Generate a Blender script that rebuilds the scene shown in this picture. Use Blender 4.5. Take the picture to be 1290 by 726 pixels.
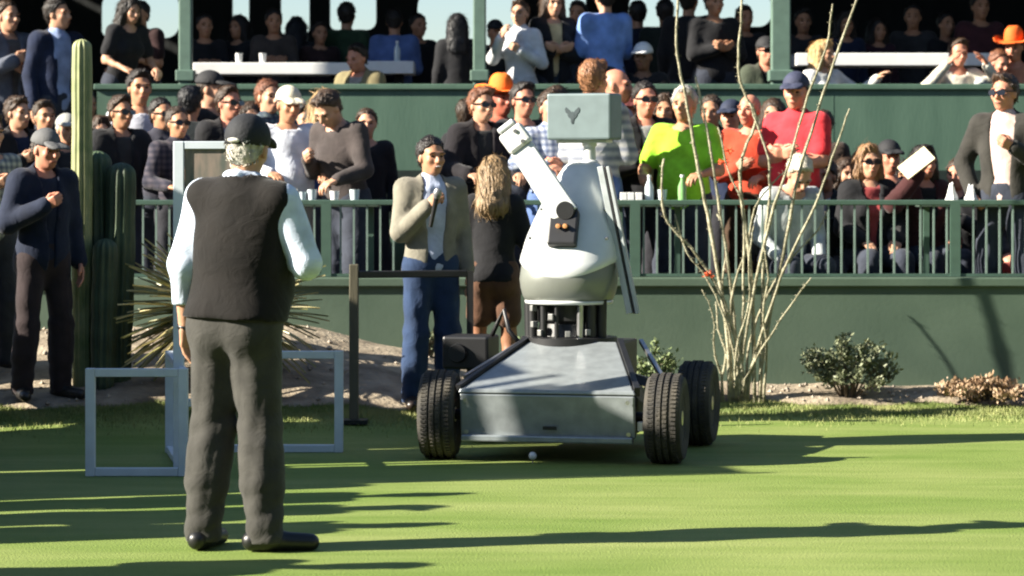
import bpy, math, random
import numpy as np
from mathutils import Vector, Matrix

for o in list(bpy.data.objects):
    bpy.data.objects.remove(o)
SC = bpy.context.scene
COL = SC.collection
R = math.radians

# ------------------------------------------------------------------ camera, sky, sun, exposure
F = 3600.0            # focal length in photo pixels (photo 1290 wide)
CAMZ = 1.5
HZ = 228.0            # photo row of the horizon
cam = bpy.data.cameras.new('camera')
cam.sensor_fit = 'HORIZONTAL'
cam.sensor_width = 36.0
cam.lens = 36.0 * F / 1290.0
cam.shift_y = -(363.0 - HZ) / 1290.0
cam.clip_start = 0.5
cam.clip_end = 4000
cam.dof.use_dof = True
cam.dof.focus_distance = 14.0
cam.dof.aperture_fstop = 4.5
camo = bpy.data.objects.new('camera', cam)
camo.location = (0, 0, CAMZ)
camo.rotation_euler = (R(90), 0, 0)
COL.objects.link(camo)
SC.camera = camo

SUN_EL = R(27)
SH_AZ = R(14)         # the shadows run this much away from the camera's right
sdir = Vector((math.cos(SH_AZ) * math.cos(SUN_EL), math.sin(SH_AZ) * math.cos(SUN_EL), -math.sin(SUN_EL)))
world = bpy.data.worlds.new('World')
SC.world = world
world.use_nodes = True
wn = world.node_tree.nodes
bg = wn['Background']
sky = wn.new('ShaderNodeTexSky')
sky.sky_type = 'NISHITA'
sky.sun_disc = False
sky.sun_elevation = SUN_EL
# compass direction towards the sun
sky.sun_rotation = math.atan2(-sdir.x, -sdir.y)
sky.air_density = 0.95
sky.dust_density = 0.6
sky.ozone_density = 2.5
world.node_tree.links.new(sky.outputs['Color'], bg.inputs['Color'])
bg.inputs['Strength'].default_value = 0.05
sun = bpy.data.lights.new('sun', 'SUN')
sun.energy = 5.0
sun.angle = R(0.5)
sun.color = (1.0, 0.93, 0.80)
suno = bpy.data.objects.new('sun', sun)
suno.rotation_euler = sdir.to_track_quat('-Z', 'Y').to_euler()
suno.location = (-8, -4, 8)
COL.objects.link(suno)
SC.view_settings.view_transform = 'Standard'
SC.view_settings.look = 'None'
SC.view_settings.gamma = 1
SC.view_settings.exposure = 1.8
SC.cycles.filter_width = 2.0

# ------------------------------------------------------------------ helpers
def lin(c):
    return tuple(((v / 12.92) if v <= 0.04045 else ((v + 0.055) / 1.055) ** 2.4) for v in c)

MATS = {}
def mat(name, col, rough=0.6, metal=0.0, noise=None, bump=0.0, bscale=40.0, spec=0.5, var=0.15, nscale=12.0, sheen=0.0, stretch=None, trans=0.0, coat=0.0):
    """procedural Principled material; col is linear rgb"""
    if name in MATS:
        return MATS[name]
    m = bpy.data.materials.new(name)
    m.use_nodes = True
    nt = m.node_tree
    b = nt.nodes['Principled BSDF']
    b.inputs['Roughness'].default_value = rough
    b.inputs['Metallic'].default_value = metal
    b.inputs['Specular IOR Level'].default_value = spec
    if sheen:
        b.inputs['Sheen Weight'].default_value = sheen
    if coat:
        b.inputs['Coat Weight'].default_value = coat
    if trans:
        b.inputs['Transmission Weight'].default_value = trans
    tc = nt.nodes.new('ShaderNodeTexCoord')
    src = tc.outputs['Object']
    if stretch:
        mp = nt.nodes.new('ShaderNodeMapping')
        mp.inputs['Scale'].default_value = stretch
        nt.links.new(src, mp.inputs['Vector'])
        src = mp.outputs['Vector']
    n = nt.nodes.new('ShaderNodeTexNoise')
    n.inputs['Scale'].default_value = nscale
    n.inputs['Detail'].default_value = 5.0
    nt.links.new(src, n.inputs['Vector'])
    cr = nt.nodes.new('ShaderNodeValToRGB')
    a, c2 = (noise if noise else (tuple(v * (1 - var) for v in col), tuple(min(1, v * (1 + var)) for v in col)))
    cr.color_ramp.elements[0].position = 0.32
    cr.color_ramp.elements[1].position = 0.68
    cr.color_ramp.elements[0].color = (*a, 1)
    cr.color_ramp.elements[1].color = (*c2, 1)
    nt.links.new(n.outputs['Fac'], cr.inputs['Fac'])
    nt.links.new(cr.outputs['Color'], b.inputs['Base Color'])
    if bump:
        n2 = nt.nodes.new('ShaderNodeTexNoise')
        n2.inputs['Scale'].default_value = bscale
        n2.inputs['Detail'].default_value = 4.0
        nt.links.new(src, n2.inputs['Vector'])
        bp = nt.nodes.new('ShaderNodeBump')
        bp.inputs['Strength'].default_value = bump
        bp.inputs['Distance'].default_value = 0.02
        nt.links.new(n2.outputs['Fac'], bp.inputs['Height'])
        nt.links.new(bp.outputs['Normal'], b.inputs['Normal'])
    MATS[name] = m
    return m

def cloth(rgb, pat=''):
    """woven cloth; rgb is linear"""
    key = 'cloth_%.3f_%.3f_%.3f_%s' % (*rgb, pat)
    if key in MATS: return MATS[key]
    m = mat(key, rgb, rough=0.85, bump=0.34, bscale=10, spec=0.2, var=0.22, nscale=9, sheen=0.1)
    nt = m.node_tree
    for n in nt.nodes:
        if n.type == 'TEX_NOISE' and abs(n.inputs['Scale'].default_value - 10) < 0.1: n.inputs['Distortion'].default_value = 1.6
    if pat:
        b = nt.nodes['Principled BSDF']; src = b.inputs['Base Color'].links[0].from_socket
        tc = [n for n in nt.nodes if n.type == 'TEX_COORD'][0]
        for ax in (('X', 'Z') if pat == 'plaid' else ('Z',)):
            w = nt.nodes.new('ShaderNodeTexWave'); w.bands_direction = ax; w.inputs['Scale'].default_value = 7.0 if pat == 'plaid' else 5.0
            w.inputs['Distortion'].default_value = 0.6
            nt.links.new(tc.outputs['Object'], w.inputs['Vector'])
            mx = nt.nodes.new('ShaderNodeMix'); mx.data_type = 'RGBA'; mx.blend_type = 'MULTIPLY'
            nt.links.new(w.outputs['Fac'], mx.inputs[0]); nt.links.new(src, mx.inputs[6]); mx.inputs[7].default_value = (0.42, 0.46, 0.58, 1)
            src = mx.outputs[2]
        nt.links.new(src, b.inputs['Base Color'])
    return m

def skin(rgb):
    key = 'skin_%.3f_%.3f_%.3f' % rgb
    return mat(key, rgb, rough=0.5, bump=0.08, bscale=60, spec=0.35, var=0.12, nscale=14)

def hairmat(rgb):
    key = 'hair_%.3f_%.3f_%.3f' % rgb
    return mat(key, rgb, rough=0.5, bump=0.7, bscale=70, spec=0.4, var=0.35, nscale=40, stretch=(1, 1, 0.25))

def tag(o, label=None, cat=None, group=None, kind=None):
    if label: o['label'] = label
    if cat: o['category'] = cat
    if group: o['group'] = group
    if kind: o['kind'] = kind
    return o

def link(name, me, parent=None, loc=(0, 0, 0), rot=(0, 0, 0)):
    o = bpy.data.objects.new(name, me)
    COL.objects.link(o)
    o.location = loc
    o.rotation_euler = rot
    o.parent = parent
    return o

def empty(name, loc, rz=0.0):
    o = bpy.data.objects.new(name, None)
    COL.objects.link(o)
    o.location = loc
    o.rotation_euler = (0, 0, rz)
    o.empty_display_size = 0.1
    return o

def px(x, y, s):
    """world point seen at photo pixel (x, y) at the distance where a metre is s pixels"""
    return Vector(((x - 645.0) / s, F / s, CAMZ - (y - HZ) / s))

class MB:
    """collects shapes into one mesh"""
    def __init__(self):
        self.v = []; self.f = []
    def add(self, vs, fs):
        n = len(self.v)
        self.v += [tuple(p) for p in vs]
        self.f += [tuple(i + n for i in q) for q in fs]
        return self
    def box(self, c, size, rot=None):
        sx, sy, sz = [0.5 * q for q in size]
        vs = [Vector((x, y, z)) for x in (-sx, sx) for y in (-sy, sy) for z in (-sz, sz)]
        if rot is not None:
            vs = [rot @ p for p in vs]
        vs = [p + Vector(c) for p in vs]
        return self.add(vs, [(0, 1, 3, 2), (4, 6, 7, 5), (0, 4, 5, 1), (2, 3, 7, 6), (0, 2, 6, 4), (1, 5, 7, 3)])
    def bar(self, a, b, w, d=None, up=(0, 0, 1)):
        """square bar from a to b, w wide, d thick"""
        a = Vector(a); b = Vector(b); d = d or w
        z = (b - a); L = z.length; z.normalize()
        up = Vector(up)
        if abs(z.dot(up)) > 0.98: up = Vector((0, 1, 0))
        x = z.cross(up).normalized(); y = z.cross(x)
        m = Matrix((x, y, z)).transposed()
        return self.box((a + b) / 2, (w, d, L), m)
    def tube(self, pts, rad, n=8, cap=True):
        pts = [Vector(p) for p in pts]
        if not hasattr(rad, '__len__'): rad = [rad] * len(pts)
        ref = Vector((0.13, 0.37, 0.92)).normalized()
        vs = []; fs = []
        for i, p in enumerate(pts):
            t = (pts[min(i + 1, len(pts) - 1)] - pts[max(i - 1, 0)]).normalized()
            x = t.cross(ref)
            if x.length < 0.05: x = t.cross(Vector((1, 0, 0)))
            x.normalize(); y = t.cross(x)
            for k in range(n):
                a = 2 * math.pi * k / n
                vs.append(p + x * (rad[i] * math.cos(a)) + y * (rad[i] * math.sin(a)))
        for i in range(len(pts) - 1):
            for k in range(n):
                k2 = (k + 1) % n
                fs.append((i * n + k, i * n + k2, (i + 1) * n + k2, (i + 1) * n + k))
        if cap:
            fs.append(tuple(range(n - 1, -1, -1)))
            m = (len(pts) - 1) * n
            fs.append(tuple(range(m, m + n)))
        return self.add(vs, fs)
    def loft(self, rings, cap=True):
        n = len(rings[0]); vs = [p for r in rings for p in r]; fs = []
        for i in range(len(rings) - 1):
            for k in range(n):
                k2 = (k + 1) % n
                fs.append((i * n + k, i * n + k2, (i + 1) * n + k2, (i + 1) * n + k))
        if cap:
            fs.append(tuple(range(n - 1, -1, -1)))
            m = (len(rings) - 1) * n
            fs.append(tuple(range(m, m + n)))
        return self.add(vs, fs)
    def lathe(self, prof, n=24, axis='z', c=(0, 0, 0)):
        rings = []
        for (r, h) in prof:
            ring = []
            for k in range(n):
                a = 2 * math.pi * k / n
                if axis == 'z': p = (r * math.cos(a), r * math.sin(a), h)
                elif axis == 'x': p = (h, r * math.cos(a), r * math.sin(a))
                else: p = (r * math.sin(a), h, r * math.cos(a))
                ring.append((p[0] + c[0], p[1] + c[1], p[2] + c[2]))
            rings.append(ring)
        return self.loft(rings)
    def prism(self, poly, thick, frame):
        """poly (u, v) in frame (origin, U, V, N), extruded by thick along N"""
        o, U, V, N = [Vector(q) for q in frame]
        n = len(poly)
        vs = [o + U * u + V * v for u, v in poly] + [o + U * u + V * v + N * thick for u, v in poly]
        fs = [tuple(range(n - 1, -1, -1)), tuple(range(n, 2 * n))]
        fs += [(k, (k + 1) % n, n + (k + 1) % n, n + k) for k in range(n)]
        return self.add(vs, fs)
    def mesh(self, name, m, smooth=False):
        me = bpy.data.meshes.new(name)
        me.from_pydata(self.v, [], self.f)
        me.materials.append(m)
        if smooth:
            for p in me.polygons: p.use_smooth = True
        me.validate()
        me.update()
        import bmesh
        bm = bmesh.new(); bm.from_mesh(me)
        bmesh.ops.recalc_face_normals(bm, faces=bm.faces)
        bm.to_mesh(me); bm.free()
        return me
    def build(self, name, m, parent=None, loc=(0, 0, 0), rot=(0, 0, 0), smooth=False, bevel=0.0, auto=None):
        o = link(name, self.mesh(name, m, smooth), parent, loc, rot)
        if auto:
            o.data.set_sharp_from_angle(angle=R(auto))
        if bevel:
            b = o.modifiers.new('bevel', 'BEVEL')
            b.width = bevel; b.segments = 2; b.limit_method = 'ANGLE'; b.angle_limit = R(35)
        return o

def np_mesh(name, verts, quads, m, smooth=True):
    me = bpy.data.meshes.new(name)
    nv = len(verts); nf = len(quads); k = quads.shape[1]
    me.vertices.add(nv)
    me.vertices.foreach_set('co', np.ascontiguousarray(verts, dtype=np.float32).ravel())
    me.loops.add(nf * k)
    me.loops.foreach_set('vertex_index', np.ascontiguousarray(quads, dtype=np.int32).ravel())
    me.polygons.add(nf)
    me.polygons.foreach_set('loop_start', np.arange(0, nf * k, k, dtype=np.int32))
    me.polygons.foreach_set('use_smooth', np.full(nf, smooth))
    me.update(calc_edges=True)
    me.materials.append(m)
    return me

# ------------------------------------------------------------------ implicit surfaces for figures
def surface_nets(f, xs, ys, zs):
    s = f < 0
    nx, ny, nz = f.shape
    c = s[:-1, :-1, :-1].astype(np.int8)
    cnt = np.zeros((nx - 1, ny - 1, nz - 1), np.int8)
    for i in (0, 1):
        for j in (0, 1):
            for k in (0, 1):
                cnt += s[i:nx - 1 + i, j:ny - 1 + j, k:nz - 1 + k]
    act = (cnt > 0) & (cnt < 8)
    I, J, K = np.nonzero(act)
    idx = -np.ones(act.shape, np.int64)
    idx[I, J, K] = np.arange(len(I))
    corners = [(i, j, k) for i in (0, 1) for j in (0, 1) for k in (0, 1)]
    val = [f[I + i, J + j, K + k] for i, j, k in corners]
    pos = [np.stack([xs[I + i], ys[J + j], zs[K + k]], 1) for i, j, k in corners]
    acc = np.zeros((len(I), 3)); n = np.zeros(len(I))
    for a in range(8):
        for b in range(a + 1, 8):
            if sum(abs(p - q) for p, q in zip(corners[a], corners[b])) != 1: continue
            m = (val[a] < 0) != (val[b] < 0)
            t = val[a][m] / (val[a][m] - val[b][m])
            acc[m] += pos[a][m] + (pos[b][m] - pos[a][m]) * t[:, None]
            n[m] += 1
    V = acc / n[:, None]
    Q = []
    def quads(A, B, cells, flip):
        pass
    # edges along x
    for ax in range(3):
        sl0 = [slice(None)] * 3; sl1 = [slice(None)] * 3
        sl0[ax] = slice(0, -1); sl1[ax] = slice(1, None)
        a, b = s[tuple(sl0)], s[tuple(sl1)]
        ch = a != b
        e = np.nonzero(ch)
        o1, o2 = [(1, 2), (2, 0), (0, 1)][ax]
        ok = (e[o1] > 0) & (e[o2] > 0) & (e[o1] < f.shape[o1] - 1) & (e[o2] < f.shape[o2] - 1)
        e = [q[ok] for q in e]
        inside_first = a[e[0], e[1], e[2]]
        def cell(d1, d2):
            q = [e[0].copy(), e[1].copy(), e[2].copy()]
            q[o1] = q[o1] - d1; q[o2] = q[o2] - d2
            return idx[q[0], q[1], q[2]]
        q = np.stack([cell(1, 1), cell(0, 1), cell(0, 0), cell(1, 0)], 1)
        q[~inside_first] = q[~inside_first][:, ::-1]
        Q.append(q)
    Q = np.concatenate(Q)
    return V, Q[(Q >= 0).all(1)]

def axis_pts(lo, hi, h, bands=()):
    out = [lo]
    while out[-1] < hi:
        x = out[-1]
        st = h
        for (a, b, hb) in bands:
            if a - 1e-6 <= x < b: st = min(st, hb)
            elif x < a < x + st: st = max(a - x, hb)
        out.append(x + st)
    return np.array(out)

class Sdf:
    def __init__(self):
        self.ops = []
    def cap(self, a, b, ra, rb=None, k=0.03, sub=False, flat=None):
        self.ops.append(('c', np.array(a, float), np.array(b, float), ra, ra if rb is None else rb, k, sub, flat))
        return self
    def ell(self, c, r, M=None, k=0.03, sub=False):
        self.ops.append(('e', np.array(c, float), np.array(r, float), None if M is None else np.array(M, float), k, sub))
        return self
    def bounds(self, infl):
        lo = np.full(3, 1e9); hi = -lo
        for op in self.ops:
            if op[-1] is True or (op[0] == 'c' and op[6]) or (op[0] == 'e' and op[5]): continue
            if op[0] == 'c':
                r = max(op[3], op[4])
                lo = np.minimum(lo, np.minimum(op[1], op[2]) - r); hi = np.maximum(hi, np.maximum(op[1], op[2]) + r)
            else:
                r = op[2] if op[3] is None else np.full(3, op[2].max())
                lo = np.minimum(lo, op[1] - r); hi = np.maximum(hi, op[1] + r)
        return lo - infl, hi + infl
    def mesh(self, h, infl=0.0, clips=(), bands=((), (), ()), disp=None, lo=None, hi=None):
        l, u = self.bounds(infl + 2.2 * h)
        if lo is not None: l = np.maximum(l, np.array(lo) - 2.2 * h)
        if hi is not None: u = np.minimum(u, np.array(hi) + 2.2 * h)
        ax = [axis_pts(l[i], u[i], h, bands[i]) for i in range(3)]
        f = np.full([len(a) for a in ax], 0.2)
        for op in self.ops:
            if op[0] == 'c':
                _, a, b, ra, rb, k, sub, flat = op
                m = max(ra, rb) + infl + 0.10
                lo_, hi_ = np.minimum(a, b) - m, np.maximum(a, b) + m
            else:
                _, c, r, M, k, sub = op
                m = (r if M is None else np.full(3, r.max())) + infl + 0.10
                lo_, hi_ = c - m, c + m
            sl = []
            for i in range(3):
                i0 = np.searchsorted(ax[i], lo_[i]); i1 = np.searchsorted(ax[i], hi_[i])
                sl.append(slice(i0, i1))
            if any(q.start >= q.stop for q in sl): continue
            X = ax[0][sl[0]][:, None, None]; Y = ax[1][sl[1]][None, :, None]; Z = ax[2][sl[2]][None, None, :]
            if op[0] == 'c':
                d = b - a; L2 = max(d @ d, 1e-9)
                px_, py_, pz_ = X - a[0], Y - a[1], Z - a[2]
                t = np.clip((px_ * d[0] + py_ * d[1] + pz_ * d[2]) / L2, 0, 1)
                fy = 1.0 if flat is None else flat
                dist = np.sqrt((px_ - t * d[0]) ** 2 + ((py_ - t * d[1]) / fy) ** 2 + (pz_ - t * d[2]) ** 2) - (ra + t * (rb - ra))
                if fy < 1: dist = dist * (0.5 + 0.5 * fy)
            else:
                qx, qy, qz = X - c[0], Y - c[1], Z - c[2]
                if M is not None:
                    qx, qy, qz = (M[0, 0] * qx + M[1, 0] * qy + M[2, 0] * qz, M[0, 1] * qx + M[1, 1] * qy + M[2, 1] * qz,
                                  M[0, 2] * qx + M[1, 2] * qy + M[2, 2] * qz)
                k0 = np.sqrt((qx / r[0]) ** 2 + (qy / r[1]) ** 2 + (qz / r[2]) ** 2)
                k1 = np.sqrt((qx / r[0] ** 2) ** 2 + (qy / r[1] ** 2) ** 2 + (qz / r[2] ** 2) ** 2) + 1e-9
                dist = k0 * (k0 - 1.0) / k1
            cur = f[sl[0], sl[1], sl[2]]
            if sub:
                h_ = np.maximum(k - np.abs(cur + dist), 0) / k
                new = np.maximum(cur, -dist) + h_ * h_ * k * 0.25
            else:
                h_ = np.maximum(k - np.abs(cur - dist), 0) / k
                new = np.minimum(cur, dist) - h_ * h_ * k * 0.25
            f[sl[0], sl[1], sl[2]] = new
        f = f - infl
        X = ax[0][:, None, None]; Y = ax[1][None, :, None]; Z = ax[2][None, None, :]
        if disp is not None:
            f = f + disp(X, Y, Z)
        for cl in clips:
            f = np.maximum(f, cl(X, Y, Z))
        # keep the border outside
        f[0] = f[-1] = 0.1; f[:, 0] = f[:, -1] = 0.1; f[:, :, 0] = f[:, :, -1] = 0.1
        return surface_nets(f, *ax)

def hand_mesh(curl, h=0.0048):
    """right hand: wrist at origin, fingers +X, palm facing +Y, thumb side +Z"""
    s = Sdf()
    s.cap((-0.03, 0, 0), (0.02, 0, 0), 0.026, 0.027, k=0.02, flat=0.8)
    for z, L in ((0.027, 0.083), (0.009, 0.088), (-0.010, 0.084), (-0.028, 0.076)):
        s.cap((0.012, 0, z * 0.7), (L, 0.0, z), 0.0155, 0.0125, k=0.012)
    for z, L0, lens in ((0.028, 0.086, (0.043, 0.026, 0.020)), (0.009, 0.091, (0.047, 0.029, 0.021)),
                        (-0.010, 0.087, (0.043, 0.027, 0.020)), (-0.028, 0.078, (0.034, 0.021, 0.018))):
        p = np.array((L0, 0.0, z)); a = 0.0
        rr = 0.0100
        for i, L in enumerate(lens):
            a += curl * (1.0, 1.15, 0.75)[i]
            q = p + L * np.array((math.cos(a), math.sin(a), z * 0.8 * (1 - curl) * (i == 0)))
            s.cap(p, q, rr, rr - 0.0008, k=0.003)
            p = q; rr -= 0.0009
    th = [np.array((0.018, 0.004, 0.026)), np.array((0.052, 0.018 + 0.012 * curl, 0.052 - 0.008 * curl)),
          np.array((0.082, 0.03 + 0.012 * curl, 0.055 - 0.018 * curl)), np.array((0.104, 0.038 + 0.012 * curl, 0.05 - 0.026 * curl))]
    for i in range(3):
        s.cap(th[i], th[i + 1], (0.0165, 0.0118, 0.0105)[i], (0.0122, 0.0108, 0.009)[i], k=0.008)
    return s.mesh(h)

HANDS = {c: hand_mesh(c, 0.0055) for c in (0.28, 0.55, 1.0)}
HANDS_FAR = {c: hand_mesh(c, 0.0076) for c in (0.28, 0.55, 1.0)}

def rot_z(a): return np.array(Matrix.Rotation(a, 3, 'Z'))
def rot_x(a): return np.array(Matrix.Rotation(a, 3, 'X'))
def rot_y(a): return np.array(Matrix.Rotation(a, 3, 'Y'))

# arm poses: elbow and wrist relative to the shoulder, +x outwards, -y forwards; palm normal (same convention), finger curl
ARMS = {
    'down':   ((0.05, 0.035, -0.285), (0.07, -0.045, -0.54), (-1, 0, 0), 0.28),
    'rail':   ((0.10, -0.08, -0.27), (0.03, -0.32, -0.30), (-0.2, 0, -1), 0.55),
    'chest':  ((0.09, -0.02, -0.28), (-0.07, -0.25, -0.16), (-0.6, 0.6, 0.3), 1.0),
    'mic':    ((0.045, -0.05, -0.285), (-0.085, -0.25, -0.11), (-0.7, 0.5, 0), 1.0),
    'brow':   ((0.19, -0.19, -0.10), (0.02, -0.26, 0.13), (0, 0.3, -1), 0.28),
    'cross':  ((0.045, -0.07, -0.28), (-0.15, -0.20, -0.23), (0, 1, 0.2), 0.55),
    'phone':  ((0.09, -0.15, -0.24), (-0.06, -0.31, -0.03), (-0.5, 0.8, 0), 0.55),
    'pocket': ((0.13, 0.05, -0.26), (0.045, -0.04, -0.48), (-1, 0, 0), 0.55),
    'hip':    ((0.21, 0.05, -0.23), (0.03, -0.05, -0.42), (-1, 0.2, 0), 0.55),
    'lap':    ((0.06, -0.04, -0.29), (-0.02, -0.27, -0.38), (-0.3, 0, -1), 0.55),
    'side':   ((0.25, -0.06, -0.16), (0.30, -0.28, -0.02), (0, 0, -1), 0.28),
    'back':   ((0.09, 0.14, -0.25), (-0.02, -0.02, -0.44), (-1, 0, 0), 0.55),
    'fold':   ((0.105, -0.045, -0.25), (-0.13, -0.25, -0.15), (0, 1, 0), 0.55),
    'chin':   ((0.06, -0.13, -0.27), (-0.10, -0.24, -0.02), (-0.4, 0.8, 0.2), 0.55),
}

EYE = None
def ico(name, m, r=1.0, sub=2):
    import bmesh
    bm = bmesh.new()
    bmesh.ops.create_icosphere(bm, subdivisions=sub, radius=r)
    me = bpy.data.meshes.new(name); bm.to_mesh(me); bm.free()
    for p in me.polygons: p.use_smooth = True
    me.materials.append(m)
    return me

FACE = {}
def face_meshes():
    if not FACE:
        FACE['eye'] = ico('eye', mat('eye_dark', (0.02, 0.014, 0.01), 0.25), 1.0, 2)
        FACE['brow_d'] = ico('eyebrow', mat('brow_dark', (0.03, 0.018, 0.01), 0.8), 1.0, 2)
        FACE['brow_g'] = ico('eyebrow', mat('brow_grey', (0.2, 0.17, 0.13), 0.8), 1.0, 2)
        FACE['mouth'] = ico('mouth', mat('lip', (0.24, 0.07, 0.05), 0.45), 1.0, 2)
        FACE['teeth'] = ico('teeth', mat('teeth', (0.75, 0.72, 0.65), 0.3), 1.0, 2)
        g = MB()
        for sx in (-1, 1):
            pr = []
            for k in range(12):
                a = 2 * math.pi * k / 12
                u = 0.029 * (abs(math.cos(a)) ** 0.7) * (1 if math.cos(a) > 0 else -1)
                v = 0.019 * (abs(math.sin(a)) ** 0.7) * (1 if math.sin(a) > 0 else -1)
                pr.append((u, v))
            M = Matrix.Rotation(sx * R(14), 3, 'Z')
            g.prism(pr, 0.004, ((sx * 0.0335, -0.104, 0.004), M @ Vector((1, 0, 0)), (0, 0.12, 1), M @ Vector((0, -1, 0))))
            g.bar((sx * 0.062, -0.098, 0.012), (sx * 0.083, 0.012, 0.014), 0.006, 0.008)
        g.box((0, -0.107, 0.011), (0.016, 0.006, 0.006))
        FACE['glasses'] = g.mesh('sunglasses', mat('sunglass', (0.008, 0.008, 0.01), 0.12, spec=0.6))

def waves(seed, amp, n=5, kmin=25, kmax=70, zk=1.0):
    rng = np.random.RandomState(seed)
    ks = []
    for i in range(n):
        d = rng.normal(size=3); d[2] *= zk; d /= np.linalg.norm(d)
        ks.append((d * rng.uniform(kmin, kmax), rng.uniform(0, 6.28), rng.uniform(0.5, 1)))
    def fn(X, Y, Z):
        o = 0
        for k, ph, a in ks:
            o = o + a * np.sin(k[0] * X + k[1] * Y + k[2] * Z + ph)
        return amp * o / math.sqrt(n)
    return fn

SEED = [1]
HANDPOS = {}
def person(label, x, floor, depth, height, rot=0.0, female=False, build=1.0, belly=0.0, sit=None, lean=0.0, side=0.0,
           head=(0, 0, 0), arms=('down', 'down'), skin_c=(0.46, 0.24, 0.15), hair='short', hair_c=(0.04, 0.025, 0.015),
           hat=None, hat_c=(0.02, 0.02, 0.025), glasses=False, top_c=(0.02, 0.02, 0.025), top='shirt', inner_c=(0.6, 0.6, 0.6),
           sleeves='long', sleeve_c=None, bottom_c=(0.03, 0.035, 0.05), bottom='trousers', shoe_c=(0.02, 0.018, 0.016), smile=False,
           vox=0.020, hem=None, legs=None, group='spectators', face=True, fold=0.0035, stance=0.0, cat='person', pat='', watch=None):
    """one person: body mesh on top, clothing, hair and face pieces as children. Built at 1.78 m and scaled."""
    SEED[0] += 1
    seed = SEED[0]
    rng = random.Random(seed)
    face_meshes()
    sc = height / 1.78 if sit is None else min(height, 1.9) / 1.78
    shw = 0.172 * (0.88 if female else 1.0) * (0.5 + 0.5 * build)
    B = build
    # ---- frames
    hipz = 0.93 if sit is None else sit / sc
    Mt = rot_y(side) @ rot_x(lean)            # torso about the pelvis (lean > 0: forwards, towards -y)
    piv = np.array((0, 0, hipz))
    def T(p):
        p = np.array(p, float); p[2] += hipz - 0.93
        return piv + Mt @ (p - piv)
    Mh = Mt @ rot_z(head[0]) @ rot_x(head[1]) @ rot_y(head[2])
    hp = T((0, 0.012, 1.525))
    hc = hp + Mh @ np.array((0, -0.022, 0.14))
    def Hd(p): return hc + Mh @ np.array(p, float)
    # ---- legs
    L = []
    for sx in (-1, 1):
        hip = np.array((sx * 0.088, 0.0, hipz))
        if legs:
            knee, ank, toe = [np.array(q, float) for q in legs[0 if sx < 0 else 1]]
        elif sit is not None:
            knee = np.array((sx * 0.13, -0.42, hipz + 0.01)); ank = np.array((sx * 0.14, -0.40, max(hipz - 0.42, 0.075)))
            if hipz < 0.5: ank[2] = 0.075
            toe = ank + np.array((sx * 0.03, -0.16, 0))
        else:
            w = 0.10 + 0.05 * rng.random() + stance
            dy = rng.uniform(-0.03, 0.03)
            knee = np.array((sx * (w * 0.95), -0.02 + dy, 0.50)); ank = np.array((sx * (w + 0.01), 0.02 + dy, 0.075))
            toe = ank + np.array((sx * 0.05, -0.16, 0))
        L.append((sx, hip, knee, ank, toe))
    # ---- arms
    A = []
    for i, sx in enumerate((-1, 1)):
        ap = arms[i]
        e, w, nrm, curl = ARMS[ap] if isinstance(ap, str) else ap
        sh = np.array((sx * shw, 0.012, 1.455))
        el = sh + np.array(e) * (sx, 1, 1); wr = sh + np.array(w) * (sx, 1, 1)
        A.append((sx, T(sh), T(el), T(wr), Mt @ (np.array(nrm, float) * (sx, 1, 1)), curl))
    def torso(s, arm=True, leg=False, infl=1.0, up=True):
        if up:
            s.ell(T((0, 0.0, 1.30)), (0.162 * B * (0.92 if female else 1), 0.108 * B, 0.20), Mt, k=0.05)
            s.ell(T((0, 0.005, 1.10)), (0.142 * B * (0.9 if female else 1), 0.10 * B, 0.19), Mt, k=0.07)
            s.cap(T((-shw * 0.86, 0.015, 1.445)), T((shw * 0.86, 0.015, 1.445)), 0.062, k=0.06)
            s.cap(T((0, 0.015, 1.46)), T((0, 0.012, 1.52)), 0.085, 0.058, k=0.04)
            if belly:
                s.ell(T((0, -0.05 - 0.05 * belly, 1.09)), (0.15 + 0.03 * belly, 0.09 + 0.04 * belly, 0.15), Mt, k=0.08)
            if female:
                for sx in (-1, 1):
                    s.ell(T((sx * 0.07, -0.085, 1.295)), (0.06, 0.06, 0.062), Mt, k=0.05)
        s.ell((0, 0.008, hipz + 0.035), (0.160 * B, 0.112 * B, 0.13), None, k=0.07)
        if sit is None:
            for sx in (-1, 1):
                s.ell((sx * 0.075, 0.055, hipz - 0.02), (0.085 * B, 0.085, 0.10), None, k=0.05)
        if arm:
            for (sx, sh, el, wr, nn, cu) in A:
                s.cap(sh, el, 0.052 * B, 0.042 * B, k=0.045)
                s.cap(el, wr, 0.043 * B, 0.030, k=0.02)
    body = Sdf()
    torso(body)
    for (sx, hip, knee, ank, toe) in L:
        body.cap(hip, knee, 0.082 * B, 0.055 * B, k=0.05)
        body.cap(knee, knee + (ank - knee) * 0.35 + np.array((0, 0.015, 0)), 0.053 * B, 0.056 * B, k=0.03)
        body.cap(knee + (ank - knee) * 0.35 + np.array((0, 0.012, 0)), ank, 0.053 * B, 0.036, k=0.03)
        fd = toe - ank; fd[2] = 0; fd /= np.linalg.norm(fd)
        body.cap(ank - fd * 0.025 + np.array((0, 0, -0.030)), ank + fd * 0.13 + np.array((0, 0, -0.040)), 0.033, 0.024, k=0.03)
    # neck and head: a finer patch of the same skin
    torso_skin = body
    body = Sdf()
    body.cap(T((0, 0.022, 1.45)), Hd((0, 0.025, -0.06)), 0.058 * (0.88 if female else 1), 0.052 * (0.88 if female else 1), k=0.035)
    body.ell(Hd((0, 0.016, 0.030)), (0.076, 0.096, 0.088), Mh, k=0.03)
    body.ell(Hd((0, -0.022, -0.042)), (0.060, 0.070, 0.075), Mh, k=0.035)
    body.ell(Hd((0, -0.060, -0.093)), (0.026, 0.022, 0.020), Mh, k=0.03)
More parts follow.
